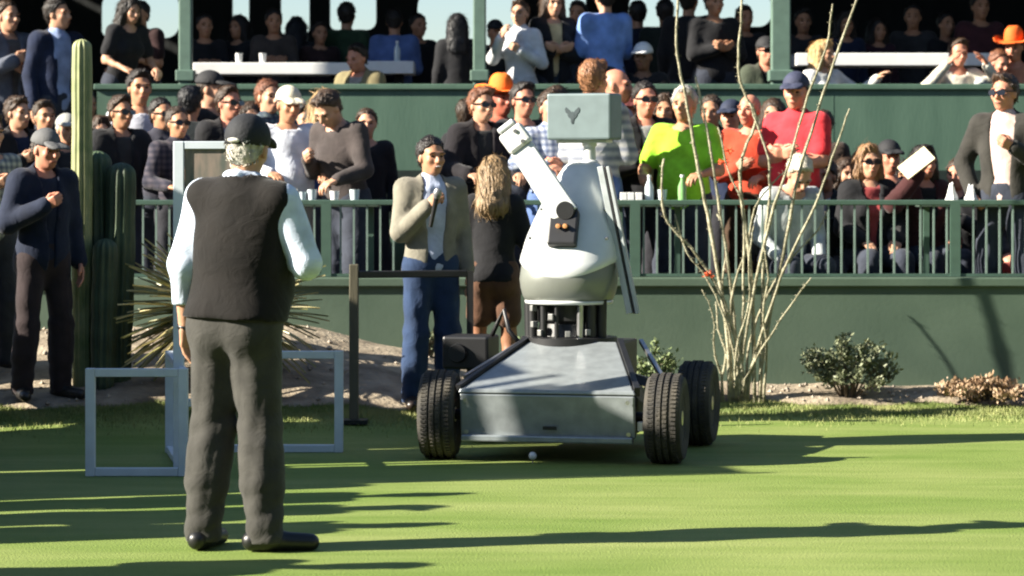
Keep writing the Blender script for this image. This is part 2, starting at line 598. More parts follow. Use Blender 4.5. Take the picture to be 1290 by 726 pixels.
    for sx in (-1, 1):
        body.ell(Hd((sx * 0.040, -0.062, -0.022)), (0.024, 0.022, 0.022), Mh, k=0.02)
        body.ell(Hd((sx * 0.033, -0.078, 0.026)), (0.03, 0.016, 0.011), Mh, k=0.018)
        body.ell(Hd((sx * 0.033, -0.102, 0.004)), (0.021, 0.021, 0.014), Mh, k=0.014, sub=True)
        body.ell(Hd((sx * 0.078, 0.012, -0.006)), (0.011, 0.022, 0.033), Mh, k=0.008)
    body.cap(Hd((0, -0.088, 0.010)), Hd((0, -0.112, -0.028)), 0.010, 0.0135, k=0.016)
    body.ell(Hd((0, -0.098, -0.034)), (0.019, 0.012, 0.009), Mh, k=0.01)
    body.ell(Hd((0, -0.090, -0.064)), (0.025, 0.012, 0.013), Mh, k=0.012)
    V, Q = torso_skin.mesh(vox * (1.5 if vox > 0.019 else 1.2))
    V2, Q2 = body.mesh(0.0125 if vox > 0.023 else 0.0106 if vox > 0.018 else (0.0088 if vox > 0.012 else 0.0072))
    vs = [V, V2]; qs = [Q, Q2 + len(V)]; nv = len(V) + len(V2)
    for (sx, sh, el, wr, nn, curl) in A:
        hv, hq = (HANDS if vox < 0.019 else HANDS_FAR)[min(HANDS, key=lambda c: abs(c - curl))]
        d = wr - el; d /= np.linalg.norm(d)
        n_ = nn - d * (nn @ d); n_ /= np.linalg.norm(n_)
        t_ = np.cross(d, n_) if sx < 0 else np.cross(n_, d)
        W = wr + hv[:, :1] * d + hv[:, 1:2] * n_ + hv[:, 2:] * t_
        vs.append(W); qs.append((hq if sx < 0 else hq[:, ::-1]) + nv); nv += len(W)
    V = np.concatenate(vs) * sc; Q = np.concatenate(qs)
    p = link('person', np_mesh('person', V, Q, skin(skin_c)), None, (x, depth, floor), (0, 0, rot))
    tag(p, label, cat, group)
    def child(name, VQ, m):
        if len(VQ[1]) == 0: return None
        return link(name, np_mesh(name, VQ[0] * sc, VQ[1], m), p)
    def up_clip(z):       # keep torso-frame height above z
        n = Mt @ np.array((0, 0, 1.0)); o = T((0, 0, z))
        return lambda X, Y, Z: -((X - o[0]) * n[0] + (Y - o[1]) * n[1] + (Z - o[2]) * n[2])
    def dn_clip(z):
        g = up_clip(z)
        return lambda X, Y, Z: -g(X, Y, Z)
    # ---- trousers / skirt
    tr = Sdf()
    torso(tr, arm=False, up=False)
    tr.ell((0, 0.006, hipz + 0.10), (0.150 * B, 0.106 * B, 0.10), None, k=0.05)
    if belly: tr.ell((0, -0.03, hipz + 0.08), (0.15 * B, 0.11, 0.10), None, k=0.05)
    short = bottom == 'shorts'
    for (sx, hip, knee, ank, toe) in L:
        tr.cap(hip, knee if not short else hip + (knee - hip) * 0.62, 0.090 * B, (0.066 if not short else 0.088) * B, k=0.05)
        if not short:
            tight = 0.85 if bottom == 'leggings' else 1.0
            tr.cap(knee, ank + np.array((0, 0, -0.01)), 0.069 * B * tight, 0.061 * tight * (0.6 + 0.4 * B), k=0.03)
            tr.cap(knee + (ank - knee) * 0.2 + np.array((0, 0.012, 0)), knee + (ank - knee) * 0.5 + np.array((0, 0.012, 0)), 0.066 * B * tight, 0.064 * B * tight, k=0.04)
    wv = waves(seed, fold * (0.45 if vox < 0.012 else 1.0), 5, 22, 60, 1.6)
    def trdisp(X, Y, Z):
        d = wv(X, Y, Z)
        if sit is None and not short:   # the cloth bunches over the shoe and behind the knee
            low = np.clip((0.42 - Z) / 0.34, 0, 1)
            d = d + low * fold * 1.5 * (1 - 2 * np.abs(np.sin(34 * Z + 11 * X * np.sign(np.sin(seed)) + 8 * Y + seed)))
            legz = np.clip((0.86 - Z) / 0.1, 0, 1)
            d = d + legz * fold * 1.0 * (1 - 2 * np.abs(np.sin(34 * X + 9 * Y + 5.0 * Z + 1.3)))
            kn = np.exp(-((Z - 0.50) / 0.10) ** 2)
            d = d + kn * fold * 1.2 * (1 - 2 * np.abs(np.sin(26 * Z + 16 * np.abs(X) + 0.7)))
        return np.minimum(d, 0.0035)
    zt = hipz + 0.125
    tclips = [lambda X, Y, Z: Z - zt + 0 * X + 0 * Y]
    if sit is None and not short: tclips.append(lambda X, Y, Z: (0.035 - Z) + 0 * X + 0 * Y)
    child('trousers' if not short else 'shorts', tr.mesh(vox * (1.3 if vox > 0.019 else 1.0), infl=0.011, clips=tclips, disp=trdisp), cloth(bottom_c))
    # ---- shoes
    for (sx, hip, knee, ank, toe) in L:
        s = Sdf()
        gz = ank[2] - 0.075
        dv = toe - ank; dv[2] = 0; dv /= np.linalg.norm(dv)
        hl = ank - dv * 0.055
        s.cap((hl[0], hl[1], gz + 0.045), (ank[0] + dv[0] * 0.03, ank[1] + dv[1] * 0.03, gz + 0.055), 0.042, 0.044, k=0.03)
        s.cap((ank[0], ank[1], gz + 0.045), (ank[0] + dv[0] * 0.19, ank[1] + dv[1] * 0.19, gz + 0.034), 0.044, 0.037, k=0.03)
        s.cap((ank[0], ank[1], gz + 0.075), (ank[0], ank[1], gz + 0.10), 0.046, 0.046, k=0.03)
        child('shoe', s.mesh(min(vox, 0.021), clips=[lambda X, Y, Z: (gz + 0.002 - Z) + 0 * X + 0 * Y]), mat('shoe_%.3f_%.3f_%.3f' % shoe_c, shoe_c, 0.4))
    # ---- upper clothing
    def upper(name, col, infl, sl='long', hemz=0.93, opening=None, neck=1.49, coll=False, wave=fold, armfat=1.0, arm=True):
        s = Sdf()
        torso(s, arm=False)
        for (sx, sh, el, wr, nn, cu) in A:
            if not arm: continue
            if sl == 'long':
                s.cap(sh, el, 0.054 * B * armfat, 0.046 * B * armfat, k=0.045)
                s.cap(el, wr - (wr - el) * 0.03, 0.046 * B * armfat, 0.034 * armfat, k=0.02)
            elif sl == 'short':
                s.cap(sh, sh + (el - sh) * 0.68, 0.056 * B, 0.055 * B, k=0.045)
        if coll:
            ch = 0.028 if top == 'vest' else 0.0
            for sx in (-1, 1):
                s.cap(T((0, 0.072, 1.515 + ch)), T((sx * 0.062, 0.02, 1.512 + ch)), 0.016, 0.016, k=0.012)
                s.cap(T((sx * 0.062, 0.02, 1.512 + ch)), T((sx * 0.03, -0.075, 1.462 + ch)), 0.016, 0.014, k=0.012)
        w = waves(seed * 7 + len(name), wave, 6, 20, 55, 0.8)
        cl = [up_clip(hemz)]
        no = T((0, 0.0, neck)); nn_ = Mt @ np.array((0, -0.45, 0.9))
        na = T((0, 0.005, neck))
        if not coll:
            cl.append(lambda X, Y, Z: np.minimum((X - no[0]) * nn_[0] + (Y - no[1]) * nn_[1] + (Z - no[2]) * nn_[2],
                      0.088 - np.sqrt((X - na[0]) ** 2 + (Y - na[1]) ** 2 + 0 * Z)))
        if opening:
            o = T((0, 0, 1.2)); ex = Mt @ np.array((1.0, 0, 0)); ey = Mt @ np.array((0, 1.0, 0)); ez = Mt @ np.array((0, 0, 1.0))
            def carve(X, Y, Z):
                x_ = (X - o[0]) * ex[0] + (Y - o[1]) * ex[1] + (Z - o[2]) * ex[2]
                y_ = (X - o[0]) * ey[0] + (Y - o[1]) * ey[1] + (Z - o[2]) * ey[2]
                z_ = (X - o[0]) * ez[0] + (Y - o[1]) * ez[1] + (Z - o[2]) * ez[2] + 1.2
                wd = np.interp(z_.ravel(), [0.75, 0.95, 1.08, 1.38, 1.52], opening).reshape(z_.shape)
                return -np.maximum(np.abs(x_) - wd, y_ - 0.02)
            cl.append(carve)
        return child(name, s.mesh(vox, infl=infl, clips=cl, disp=w), cloth(col, pat if name == ('shirt' if top != 'jacket' else 'jacket') else ''))
    if top == 'shirt':
        upper('shirt', top_c, 0.014, sleeves, hem or 0.90, neck=1.50)
    elif top == 'polo':
        upper('shirt', top_c, 0.014, 'short', hem or 0.89, coll=True)
    elif top == 'collared':
        upper('shirt', top_c, 0.015, sleeves, hem or 0.90, coll=True)
    elif top == 'jacket':
        upper('shirt', inner_c, 0.010, 'none', 0.92, neck=1.51, arm=False)
        upper('jacket', top_c, 0.026, 'long', hem or 0.84, opening=(0.02, 0.02, 0.02, 0.05, 0.07), coll=True, armfat=1.05)
    elif top == 'blazer':
        upper('shirt', inner_c, 0.011, 'none', 0.84, coll=True, arm=False)
        upper('jacket', top_c, 0.020, 'long', hem or 0.79, opening=(0.075, 0.055, 0.045, 0.075, 0.07), neck=1.55, coll=True)
    elif top == 'vest':
        upper('shirt', sleeve_c, 0.013, 'long', 1.0, coll=True, armfat=1.03, wave=fold * 1.2)
        upper('vest', top_c, 0.034, 'none', hem or 0.955, neck=1.50, arm=False, wave=fold * 0.9)
    # ---- hair
    hv = max(0.0095, vox * 0.60) if vox > 0.012 else 0.0075
    hs = Sdf()
    hw = waves(seed + 50, 0.0048, 7, 60, 170)
    hn = Mh @ np.array((0, 0.80, 0.60))
    if hair != 'bald':
        hs.ell(Hd((0, 0.030, 0.040)), (0.083, 0.098, 0.096), Mh, k=0.02)
        hs.ell(Hd((0, 0.066, -0.028)), (0.060, 0.036, 0.048), Mh, k=0.02)
        if rng.random() < 0.6 and not hat: hs.ell(Hd((rng.uniform(-0.03, 0.03), -0.045, 0.112)), (0.045, 0.04, 0.022), Mh, k=0.03)
        off = 0.008
        o = Hd((0, 0, 0))
        hl = rng.uniform(0.000, 0.016)
        def hclip(X, Y, Z): return hl + 0.006 * np.sin(90 * X + seed) * np.sin(80 * Z) - ((X - o[0]) * hn[0] + (Y - o[1]) * hn[1] + (Z - o[2]) * hn[2])
        if hair in ('long', 'wavy'):
            ln = 0.24 if hair == 'long' else 0.17
            for sx in (-1, 1):
                hs.cap(Hd((sx * 0.072, 0.012, 0.03)), Hd((sx * 0.088, 0.0, -ln)), 0.028, 0.034, k=0.03)
            hs.cap(Hd((0, 0.075, 0.02)), Hd((0, 0.095, -ln)), 0.055, 0.06, k=0.05)
            hs.cap(Hd((0.05, 0.075, 0.0)), Hd((0.06, 0.085, -ln)), 0.045, 0.05, k=0.05)
            hs.cap(Hd((-0.05, 0.075, 0.0)), Hd((-0.06, 0.085, -ln)), 0.045, 0.05, k=0.05)
            hn2 = Mh @ np.array((0, 1.0, 0.25))
            def hclip(X, Y, Z): return -0.045 - ((X - o[0]) * hn2[0] + (Y - o[1]) * hn2[1] + (Z - o[2]) * hn2[2])
            off = 0.012
        if hat:       # pressed flat under the hat
            hs.ops[0] = ('e', Hd((0, 0.020, 0.022)), np.array((0.076, 0.092, 0.078)), Mh, 0.02, False)
            off = 0.005
        hm_ = hs.mesh(hv, infl=off, clips=[hclip], disp=hw)
        hob = child('hair', hm_, hairmat(hair_c))
        if hob and len(hm_[1]) > 50:      # loose strands over the mass of hair
            HV, HQ = hm_
            fn = np.cross(HV[HQ[:, 2]] - HV[HQ[:, 0]], HV[HQ[:, 3]] - HV[HQ[:, 1]])
            vn = np.zeros_like(HV)
            for c4 in range(4): np.add.at(vn, HQ[:, c4], fn)
            vn /= np.linalg.norm(vn, axis=1)[:, None] + 1e-9
            rs = np.random.RandomState(seed)
            lng = hair in ('long', 'wavy')
            ns = 420 if lng else 260
            ii = rs.randint(0, len(HV), ns)
            p0 = HV[ii]; nn0 = vn[ii]
            flow = np.tile(Mh @ (np.array((0, 0.15, -1.0)) if lng else np.array((0, 0.75, -0.55))), (ns, 1)) + rs.normal(scale=0.28, size=(ns, 3))
            tg = flow - nn0 * (flow * nn0).sum(1)[:, None]; tg /= np.linalg.norm(tg, axis=1)[:, None] + 1e-9
            Ls = rs.uniform(0.6, 1.3, ns)[:, None] * (0.085 if lng else 0.030)
            sd = np.cross(tg, nn0) * rs.uniform(0.0022, 0.0045, ns)[:, None]
            a0 = p0 - nn0 * 0.002; a1 = p0 + tg * Ls * 0.5 + nn0 * (0.007 if lng else 0.006); a2 = p0 + tg * Ls + nn0 * rs.uniform(-0.002, 0.010, ns)[:, None]
            SV = np.stack([a0 - sd, a0 + sd, a1 - sd, a1 + sd, a2 - sd * 0.15, a2 + sd * 0.15], 1).reshape(-1, 3)
            b6 = (np.arange(ns) * 6)[:, None]
            SQ = np.concatenate([b6 + np.array([[0, 1, 3, 2]]), b6 + np.array([[2, 3, 5, 4]])])
            so = child('hair_strands', (SV, SQ), hairmat(hair_c)); so.parent = hob; so['kind'] = 'stuff'
    # ---- hats
    if hat:
        s = Sdf()
        hm = mat('hat_%.3f_%.3f_%.3f' % hat_c, hat_c, 0.8, var=0.15, bump=0.2, bscale=60)
        if hat in ('cap', 'capback'):
            s.ell(Hd((0, 0.017, 0.048)), (0.085, 0.104, 0.092), Mh, k=0.02)
            bk_ = hat == 'capback'
            o = Hd((0, 0, 0.018 if bk_ else 0.040)); n0 = Mh @ np.array((0, 0.10 if bk_ else -0.10, 1.0))
            cl = [lambda X, Y, Z: -((X - o[0]) * n0[0] + (Y - o[1]) * n0[1] + (Z - o[2]) * n0[2])]
            c = child('cap', s.mesh(hv, infl=0.010, clips=cl), hm)
            b = Sdf()
            Mb = Mh @ rot_x(0.22)
            b.ell(Hd((0, -0.112, 0.052)), (0.078, 0.085, 0.0095), Mb, k=0.01)
            for sx in (-1, 1): b.ell(Hd((sx * 0.05, -0.112, 0.046)), (0.03, 0.065, 0.009), Mb @ rot_y(sx * 0.4), k=0.02)
            br = child('brim', b.mesh(min(hv, 0.008)), hm)
            if br: br.parent = c
        elif hat == 'cowboy':
            s.ell(Hd((0, 0.012, 0.085)), (0.080, 0.098, 0.085), Mh, k=0.02)
            s.ell(Hd((0, 0.012, 0.150)), (0.062, 0.080, 0.050), Mh, k=0.04)
            s.cap(Hd((0, -0.06, 0.215)), Hd((0, 0.08, 0.215)), 0.020, k=0.03, sub=True)
            o = Hd((0, 0, 0.06)); n0 = Mh @ np.array((0, 0, 1.0))
            cl = [lambda X, Y, Z: -((X - o[0]) * n0[0] + (Y - o[1]) * n0[1] + (Z - o[2]) * n0[2])]
            c = child('hat', s.mesh(hv, infl=0.012, clips=cl), hm)
            b = Sdf()
            b.ell(Hd((0, 0.0, 0.062)), (0.13, 0.19, 0.0105), Mh, k=0.02)
            for sx in (-1, 1): b.ell(Hd((sx * 0.145, 0.01, 0.085)), (0.05, 0.15, 0.0105), Mh @ rot_y(-sx * 0.75), k=0.03)
            br = child('brim', b.mesh(0.009), hm)
            if br: br.parent = c
    if hat == 'capback':
        st_ = Sdf(); st_.ell(Hd((0.022, 0.124, 0.022)), (0.030, 0.012, 0.011), Mh, k=0.01)
        child('cap_opening', st_.mesh(0.006), mat('cap_strap', (0.6, 0.58, 0.5), 0.7))
    # ---- face
    if face:
        Me = Matrix(Mh.tolist()).to_4x4()
        def fp(name, me, pos, scl, rz=0):
            o = link(name, me, p)
            o.matrix_local = Matrix.Translation(Vector(Hd(pos) * sc)) @ Me @ Matrix.Rotation(rz, 4, 'Y') @ Matrix.Diagonal((*[q * sc for q in scl], 1))
        if glasses:
            o = link('sunglasses', FACE['glasses'], p)
            o.matrix_local = Matrix.Translation(Vector(Hd((0, 0, 0)) * sc)) @ Me @ Matrix.Scale(sc * 1.03, 4)
        else:
            for sx in (-1, 1):
                fp('eye', FACE['eye'], (sx * 0.032, -0.0815, 0.005), (0.0125, 0.007, 0.0062))
        bk = 'brow_g' if sum(hair_c) > 0.6 else 'brow_d'
        for sx in (-1, 1):
            fp('eyebrow', FACE[bk], (sx * 0.034, -0.091, 0.029), (0.018, 0.006, 0.0045), sx * 0.12)
        if smile:
            fp('mouth', FACE['mouth'], (0, -0.096, -0.062), (0.026, 0.010, 0.010))
            fp('teeth', FACE['teeth'], (0, -0.1005, -0.061), (0.021, 0.008, 0.0055))
        else:
            fp('mouth', FACE['mouth'], (0, -0.0985, -0.064), (0.022, 0.007, 0.0055))
    if watch is not None:
        sx, sh, el, wr, nn, cu = A[watch]
        d_ = (wr - el) / np.linalg.norm(wr - el)
        s = Sdf(); s.cap(wr - d_ * 0.006, wr + d_ * 0.012, 0.034, 0.034, k=0.005)
        c_ = wr + d_ * 0.003
        cl = [lambda X, Y, Z: np.abs((X - c_[0]) * d_[0] + (Y - c_[1]) * d_[1] + (Z - c_[2]) * d_[2]) - 0.011]
        child('wristwatch', s.mesh(0.007, clips=cl), mat('watch_black', (0.01, 0.01, 0.01), 0.35))
    HANDPOS[p.name] = [p.matrix_basis @ Vector(a[3] * sc) for a in A]
    return p

# ------------------------------------------------------------------ ground
def sstep(a, b, x):
    t = min(1.0, max(0.0, (x - a) / (b - a)))
    return t * t * (3 - 2 * t)

WALL_Y = F / 185.8
def bank(x):
    return float(np.interp(x, [-9, -2.6, -1.46, -0.66, 0.0, 0.8, 2.5, 9], [0.42, 0.48, 0.50, 0.33, 0.17, 0.13, 0.09, 0.09]))
def rise0(x):
    return float(np.interp(x, [-0.6, 0.9], [16.2, 18.5]))
def gz(x, y):
    return bank(x) * sstep(rise0(x), WALL_Y, y)
def bed_edge(x):
    return float(np.interp(x, [-4, -0.6, 0.2, 1.0, 5.0], [17.25, 17.35, 18.0, 18.85, 18.7])) + 0.05 * math.sin(x * 5.1) + 0.03 * math.sin(x * 11.7 + 1)

def sheet(name, xs, ys, zf, m):
    vs = [(x, y, zf(x, y)) for y in ys for x in xs]
    n = len(xs)
    fs = [(j * n + i, j * n + i + 1, (j + 1) * n + i + 1, (j + 1) * n + i) for j in range(len(ys) - 1) for i in range(n - 1)]
    me = bpy.data.meshes.new(name); me.from_pydata(vs, [], fs); me.materials.append(m)
    for p in me.polygons: p.use_smooth = True
    o = link(name, me); o['kind'] = 'structure'
    return o

def grass_material():
    m = bpy.data.materials.new('mown_turf'); m.use_nodes = True
    nt = m.node_tree; b = nt.nodes['Principled BSDF']; N = nt.nodes.new; Lk = nt.links.new
    b.inputs['Roughness'].default_value = 0.75
    b.inputs['Specular IOR Level'].default_value = 0.25
    tc = N('ShaderNodeTexCoord')
    def noise(scale, sx, sy, detail=4):
        mp = N('ShaderNodeMapping'); mp.inputs['Scale'].default_value = (sx, sy, 1)
        Lk(tc.outputs['Object'], mp.inputs['Vector'])
        n = N('ShaderNodeTexNoise'); n.inputs['Scale'].default_value = scale; n.inputs['Detail'].default_value = detail
        Lk(mp.outputs['Vector'], n.inputs['Vector'])
        return n.outputs['Fac']
    def ramp(fac, c0, c1, p0=0.3, p1=0.7):
        r = N('ShaderNodeValToRGB'); r.color_ramp.elements[0].position = p0; r.color_ramp.elements[1].position = p1
        r.color_ramp.elements[0].color = (*c0, 1); r.color_ramp.elements[1].color = (*c1, 1)
        Lk(fac, r.inputs['Fac']); return r.outputs['Color']
    base = ramp(noise(0.55, 1, 2.4, 3), (0.140, 0.205, 0.040), (0.205, 0.252, 0.072), 0.36, 0.64)
    fine = ramp(noise(55, 1, 1, 3), (0.55, 0.6, 0.5), (1.35, 1.3, 1.3), 0.25, 0.75)
    patch = ramp(noise(2.2, 0.6, 2.6), (0.86, 0.90, 0.78), (1.15, 1.1, 1.2))
    m1 = N('ShaderNodeMix'); m1.data_type = 'RGBA'; m1.blend_type = 'MULTIPLY'; m1.inputs[0].default_value = 0.3
    Lk(base, m1.inputs[6]); Lk(fine, m1.inputs[7])
    m2 = N('ShaderNodeMix'); m2.data_type = 'RGBA'; m2.blend_type = 'MULTIPLY'; m2.inputs[0].default_value = 1.0
    Lk(m1.outputs[2], m2.inputs[6]); Lk(patch, m2.inputs[7])
    Lk(m2.outputs[2], b.inputs['Base Color'])
    bp = N('ShaderNodeBump'); bp.inputs['Strength'].default_value = 0.5; bp.inputs['Distance'].default_value = 0.012
    Lk(noise(90, 1, 1, 3), bp.inputs['Height']); Lk(bp.outputs['Normal'], b.inputs['Normal'])
    return m

xs = [-900, -300, -80, -30, -15, -9] + [round(-6 + 0.2 * i, 3) for i in range(61)] + [9, 15, 30, 80, 300, 900]
ys = [-300, -60, -10, 0, 5, 10] + [round(12 + 0.2 * i, 3) for i in range(37)] + [WALL_Y, WALL_Y + 0.3]
def lawn_z(x, y): return gz(max(-6, min(6, x)), y)
sheet('lawn', xs, ys, lawn_z, grass_material())
sheet('ground', [-900, -60, 60, 900], [WALL_Y + 0.31, 60, 200, 1500], lambda x, y: -0.2,
      mat('far_ground', (0.16, 0.13, 0.09), 0.9))
# decomposed granite bed between the lawn and the wall
bx = [round(-6 + 0.1 * i, 3) for i in range(121)]
vs = []; rows = 16
rngb = random.Random(4)
for j in range(rows + 1):
    for x in bx:
        e = bed_edge(x); y = e + (WALL_Y - 0.0 - e) * j / rows
        lump = 0.012 * math.sin(7 * x + 3 * y) * math.sin(5 * y - 2 * x) + rngb.uniform(0, 0.006)
        vs.append((x, y, gz(x, y) + 0.006 + (0 if j == 0 else 0.016 + lump)))
n = len(bx)
fs = [(j * n + i, j * n + i + 1, (j + 1) * n + i + 1, (j + 1) * n + i) for j in range(rows) for i in range(n - 1)]
me = bpy.data.meshes.new('sand_bed'); me.from_pydata(vs, [], fs)
me.materials.append(mat('granite_sand', (0.27, 0.22, 0.15), 0.95, noise=((0.16, 0.125, 0.085), (0.34, 0.28, 0.20)), bump=0.8, bscale=30, nscale=6))
for p in me.polygons: p.use_smooth = True
o = link('sand_bed', me); o['kind'] = 'structure'

# longer fringe grass along the bed
def blades(name, pts, hmin, hmax, m, seed=1, w=0.006, lean=0.5):
    rng = np.random.RandomState(seed)
    P = np.array(pts); n = len(P)
    a = rng.uniform(0, 6.283, n); h = rng.uniform(hmin, hmax, n); t = rng.uniform(0, 6.283, n); l = h * rng.uniform(0.1, lean, n)
    dx = np.cos(a) * w * 0.5; dy = np.sin(a) * w * 0.5
    v0 = P + np.stack([-dx, -dy, 0 * h - 0.004], 1); v1 = P + np.stack([dx, dy, 0 * h - 0.004], 1)
    v2 = P + np.stack([np.cos(t) * l, np.sin(t) * l, h], 1)
    V = np.stack([v0, v1, v2], 1).reshape(-1, 3)
    Q = np.arange(3 * n).reshape(-1, 3)
    return np_mesh(name, V, Q, m, smooth=False)
rng = np.random.RandomState(8)
pts = []
for i in range(52000):
    x = rng.uniform(-4.2, 4.2); e = bed_edge(x)
    wdt = 0.75 if x > -0.3 else 0.4
    y = e + 0.02 - wdt * abs(rng.normal()) * 0.6
    if y < 12: continue
    pts.append((x, y, gz(x, y)))
fr = link('fringe_grass', blades('fringe_grass', pts, 0.010, 0.030, mat('fringe', (0.15, 0.20, 0.05), 0.7, noise=((0.11, 0.16, 0.03), (0.30, 0.30, 0.11)), nscale=3), 3))
tag(fr, 'longer uncut fringe grass along the edge of the sandy bed', 'grass', kind='stuff')
'''rng = np.random.RandomState(5)
yy = rng.uniform(10.2, 18.2, 150000); xx = rng.uniform(-1, 1, 150000) * (0.2 * yy + 0.25)
pts = np.stack([xx, yy, np.array([gz(a, b) for a, b in zip(xx, yy)])], 1)
gr = link('green_grass', blades('green_grass', pts, 0.004, 0.010, mat('green_blade', (0.16, 0.21, 0.05), 0.7, noise=((0.15, 0.20, 0.045), (0.22, 0.265, 0.08)), nscale=2.2), 6, w=0.007, lean=1.2))
'''
# small stones in the bed
rng = random.Random(12)
g = MB()
for i in range(500):
    x = rng.uniform(-4, 4); e = bed_edge(x); y = rng.uniform(e + 0.03, WALL_Y - 0.08); r = rng.uniform(0.006, 0.022)
    vsn = []
    c = Vector((x, y, gz(x, y) + 0.028))
    for v in ((1, 0, 0), (-1, 0, 0), (0, 1, 0), (0, -1, 0), (0, 0, 0.8), (0, 0, -0.8)):
        vsn.append(c + Vector(v) * r * rng.uniform(0.7, 1.3))
    g.add(vsn, [(0, 2, 4), (2, 1, 4), (1, 3, 4), (3, 0, 4), (2, 0, 5), (1, 2, 5), (3, 1, 5), (0, 3, 5)])
o = g.build('pebbles', mat('pebble', (0.33, 0.28, 0.22), 0.9, var=0.4, nscale=3)); tag(o, 'small pale stones scattered over the sandy bed', 'gravel', kind='stuff')

# ------------------------------------------------------------------ terraces
DECK = 0.43; UP = 1.5
W1TOP = 0.843
W2Y = F / 145.0; W2TOP = CAMZ + (HZ - 106) / 145.0
green_wall = mat('green_wall_paint', (0.062, 0.098, 0.066), 0.7, noise=((0.052, 0.086, 0.057), (0.072, 0.110, 0.075)), nscale=2.2, bump=0.05, bscale=35)
green_wall2 = mat('terrace_wall_paint', (0.062, 0.125, 0.085), 0.65, noise=((0.052, 0.106, 0.073), (0.074, 0.138, 0.096)), nscale=3.0, bump=0.06, bscale=30, stretch=(1.6, 1, 0.35))
g = MB().box((0, WALL_Y + 0.12, (W1TOP - 0.3) / 2 - 0.02), (16, 0.24, W1TOP + 0.26))
w = empty('retaining_wall', (0, WALL_Y, 0))
o = MB().box((0, 0.12, (W1TOP - 0.06 - 0.3) / 2), (16, 0.24, W1TOP - 0.06 + 0.3)).build('wall_face', green_wall, w)
MB().box((0, 0.115, W1TOP - 0.03), (16.1, 0.29, 0.06)).build('coping', green_wall, w, bevel=0.008)
tag(w, 'low green painted wall below the railing at the back of the sandy bed', 'wall')
# decks
d = MB().box((0, (WALL_Y + 0.24 + W2Y) / 2, DECK - 0.1), (16, W2Y - WALL_Y - 0.24, 0.2)).build('lower_deck', mat('deck_boards', (0.10, 0.09, 0.075), 0.8)); d['kind'] = 'structure'
UX0 = (122 - 645) / 145.0      # the upper terrace wall begins here, a stair lies left of it
d = MB().box(((UX0 + 9) / 2, (W2Y + 0.2 + 34.5) / 2, UP - 0.1), (9 - UX0, 34.5 - W2Y - 0.2, 0.2)).build('upper_deck', mat('deck_boards', (0.1, 0.09, 0.08), 0.8)); d['kind'] = 'structure'
d = MB().box(((UX0 - 9) / 2 - 0.01, (27.2 + 34.5) / 2, UP - 0.1), (9 + UX0 - 0.02, 34.5 - 27.2, 0.2)).build('upper_deck_wing', mat('deck_boards', (0.1, 0.09, 0.08), 0.8)); d['kind'] = 'structure'
w = empty('terrace_wall', (0, W2Y, 0))
MB().box(((UX0 + 9) / 2, 0.1, (W2TOP - 0.05 + DECK) / 2), (9 - UX0, 0.2, W2TOP - 0.05 - DECK)).build('wall_face', green_wall2, w)
MB().box(((UX0 + 9) / 2, 0.1, W2TOP - 0.025), (9.05 - UX0, 0.26, 0.05)).build('coping', green_wall2, w, bevel=0.008)
for k in range(-1, 4):
    MB().box((k * 2.44 + 0.35, -0.0005, (W2TOP - 0.05 + DECK) / 2), (0.008, 0.004, W2TOP - 0.06 - DECK)).build('joint_strip', green_wall2, w)
tag(w, 'tall green painted wall holding up the upper terrace', 'wall')
st = empty('staircase', (UX0 - 1.5, W2Y, DECK))
for i in range(6):
    hgt = (UP - DECK) * (i + 1) / 6
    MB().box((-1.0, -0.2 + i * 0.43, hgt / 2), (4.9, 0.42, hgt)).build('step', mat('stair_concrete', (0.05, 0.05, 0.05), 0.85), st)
tag(st, 'dark steps climbing to the upper terrace behind the crowd', 'stairs')

# ------------------------------------------------------------------ railing
rail_m = mat('rail_paint', (0.055, 0.10, 0.075), 0.45, var=0.1)
RY = WALL_Y + 0.13
RS = F / RY
RT = CAMZ - (252 - HZ) / RS
rl = empty('railing', (0, RY, W1TOP))
MB().box((0, 0, RT - W1TOP - 0.018), (16, 0.045, 0.036)).build('top_rail', rail_m, rl, bevel=0.006)
MB().box((0, 0, 0.014), (16, 0.03, 0.02)).build('bottom_rail', rail_m, rl)
bar_me = MB().box((0, 0, (RT - W1TOP) / 2), (0.013, 0.013, RT - W1TOP - 0.05)).mesh('bar', mat('bar_paint', (0.16, 0.22, 0.19), 0.4))
post_me = MB().box((0, 0, (RT - W1TOP) / 2 - 0.012), (0.068, 0.05, RT - W1TOP - 0.03)).mesh('post', rail_m)
posts = [-7.1, -5.0, -3.0] + [(q - 645) / RS for q in (411, 800, 1203)] + [5.1, 7.1]
for q in posts: link('post', post_me, rl, (q, 0, 0))
step = 16.6 / RS
k0 = int(3.75 / step)
for k in range(-k0, k0 + 1):
    x = k * step
    if min(abs(x - q) for q in posts) < 0.05: continue
    link('bar', bar_me, rl, (x, 0, 0))
tag(rl, 'dark green metal railing with thin upright bars on the low wall', 'railing')

# ------------------------------------------------------------------ marquee on the upper terrace
tent = empty('marquee', (0, W2Y + 0.35, UP))
blk = mat('marquee_drape', (0.010, 0.012, 0.012), 0.9, bump=0.4, bscale=9, stretch=(1, 1, 0.1))
post_g = mat('post_green', (0.10, 0.16, 0.125), 0.5, var=0.1)
def tl(p): return Vector(p) - Vector((0, W2Y + 0.35, UP))
for xp, wd in ((232, 0.115), (604, 0.115), (985, 0.17)):
    q = px(xp, 110, 143)
    b = MB().box((0, 0, 1.98), (wd, 0.12, 3.96))
    b.build('post', post_g, tent, (q.x, 0.12, 0), bevel=0.012)
    MB().box((0, 0, 0.93), (wd + 0.05, 0.17, 0.10)).build('post_collar', post_g, tent, (q.x, 0.12, 0), bevel=0.01)
for xp in (-6.2, 5.4):
    MB().box((0, 0, 1.98), (0.115, 0.12, 3.96)).build('post', post_g, tent, (xp, 0.12, 0), bevel=0.012)
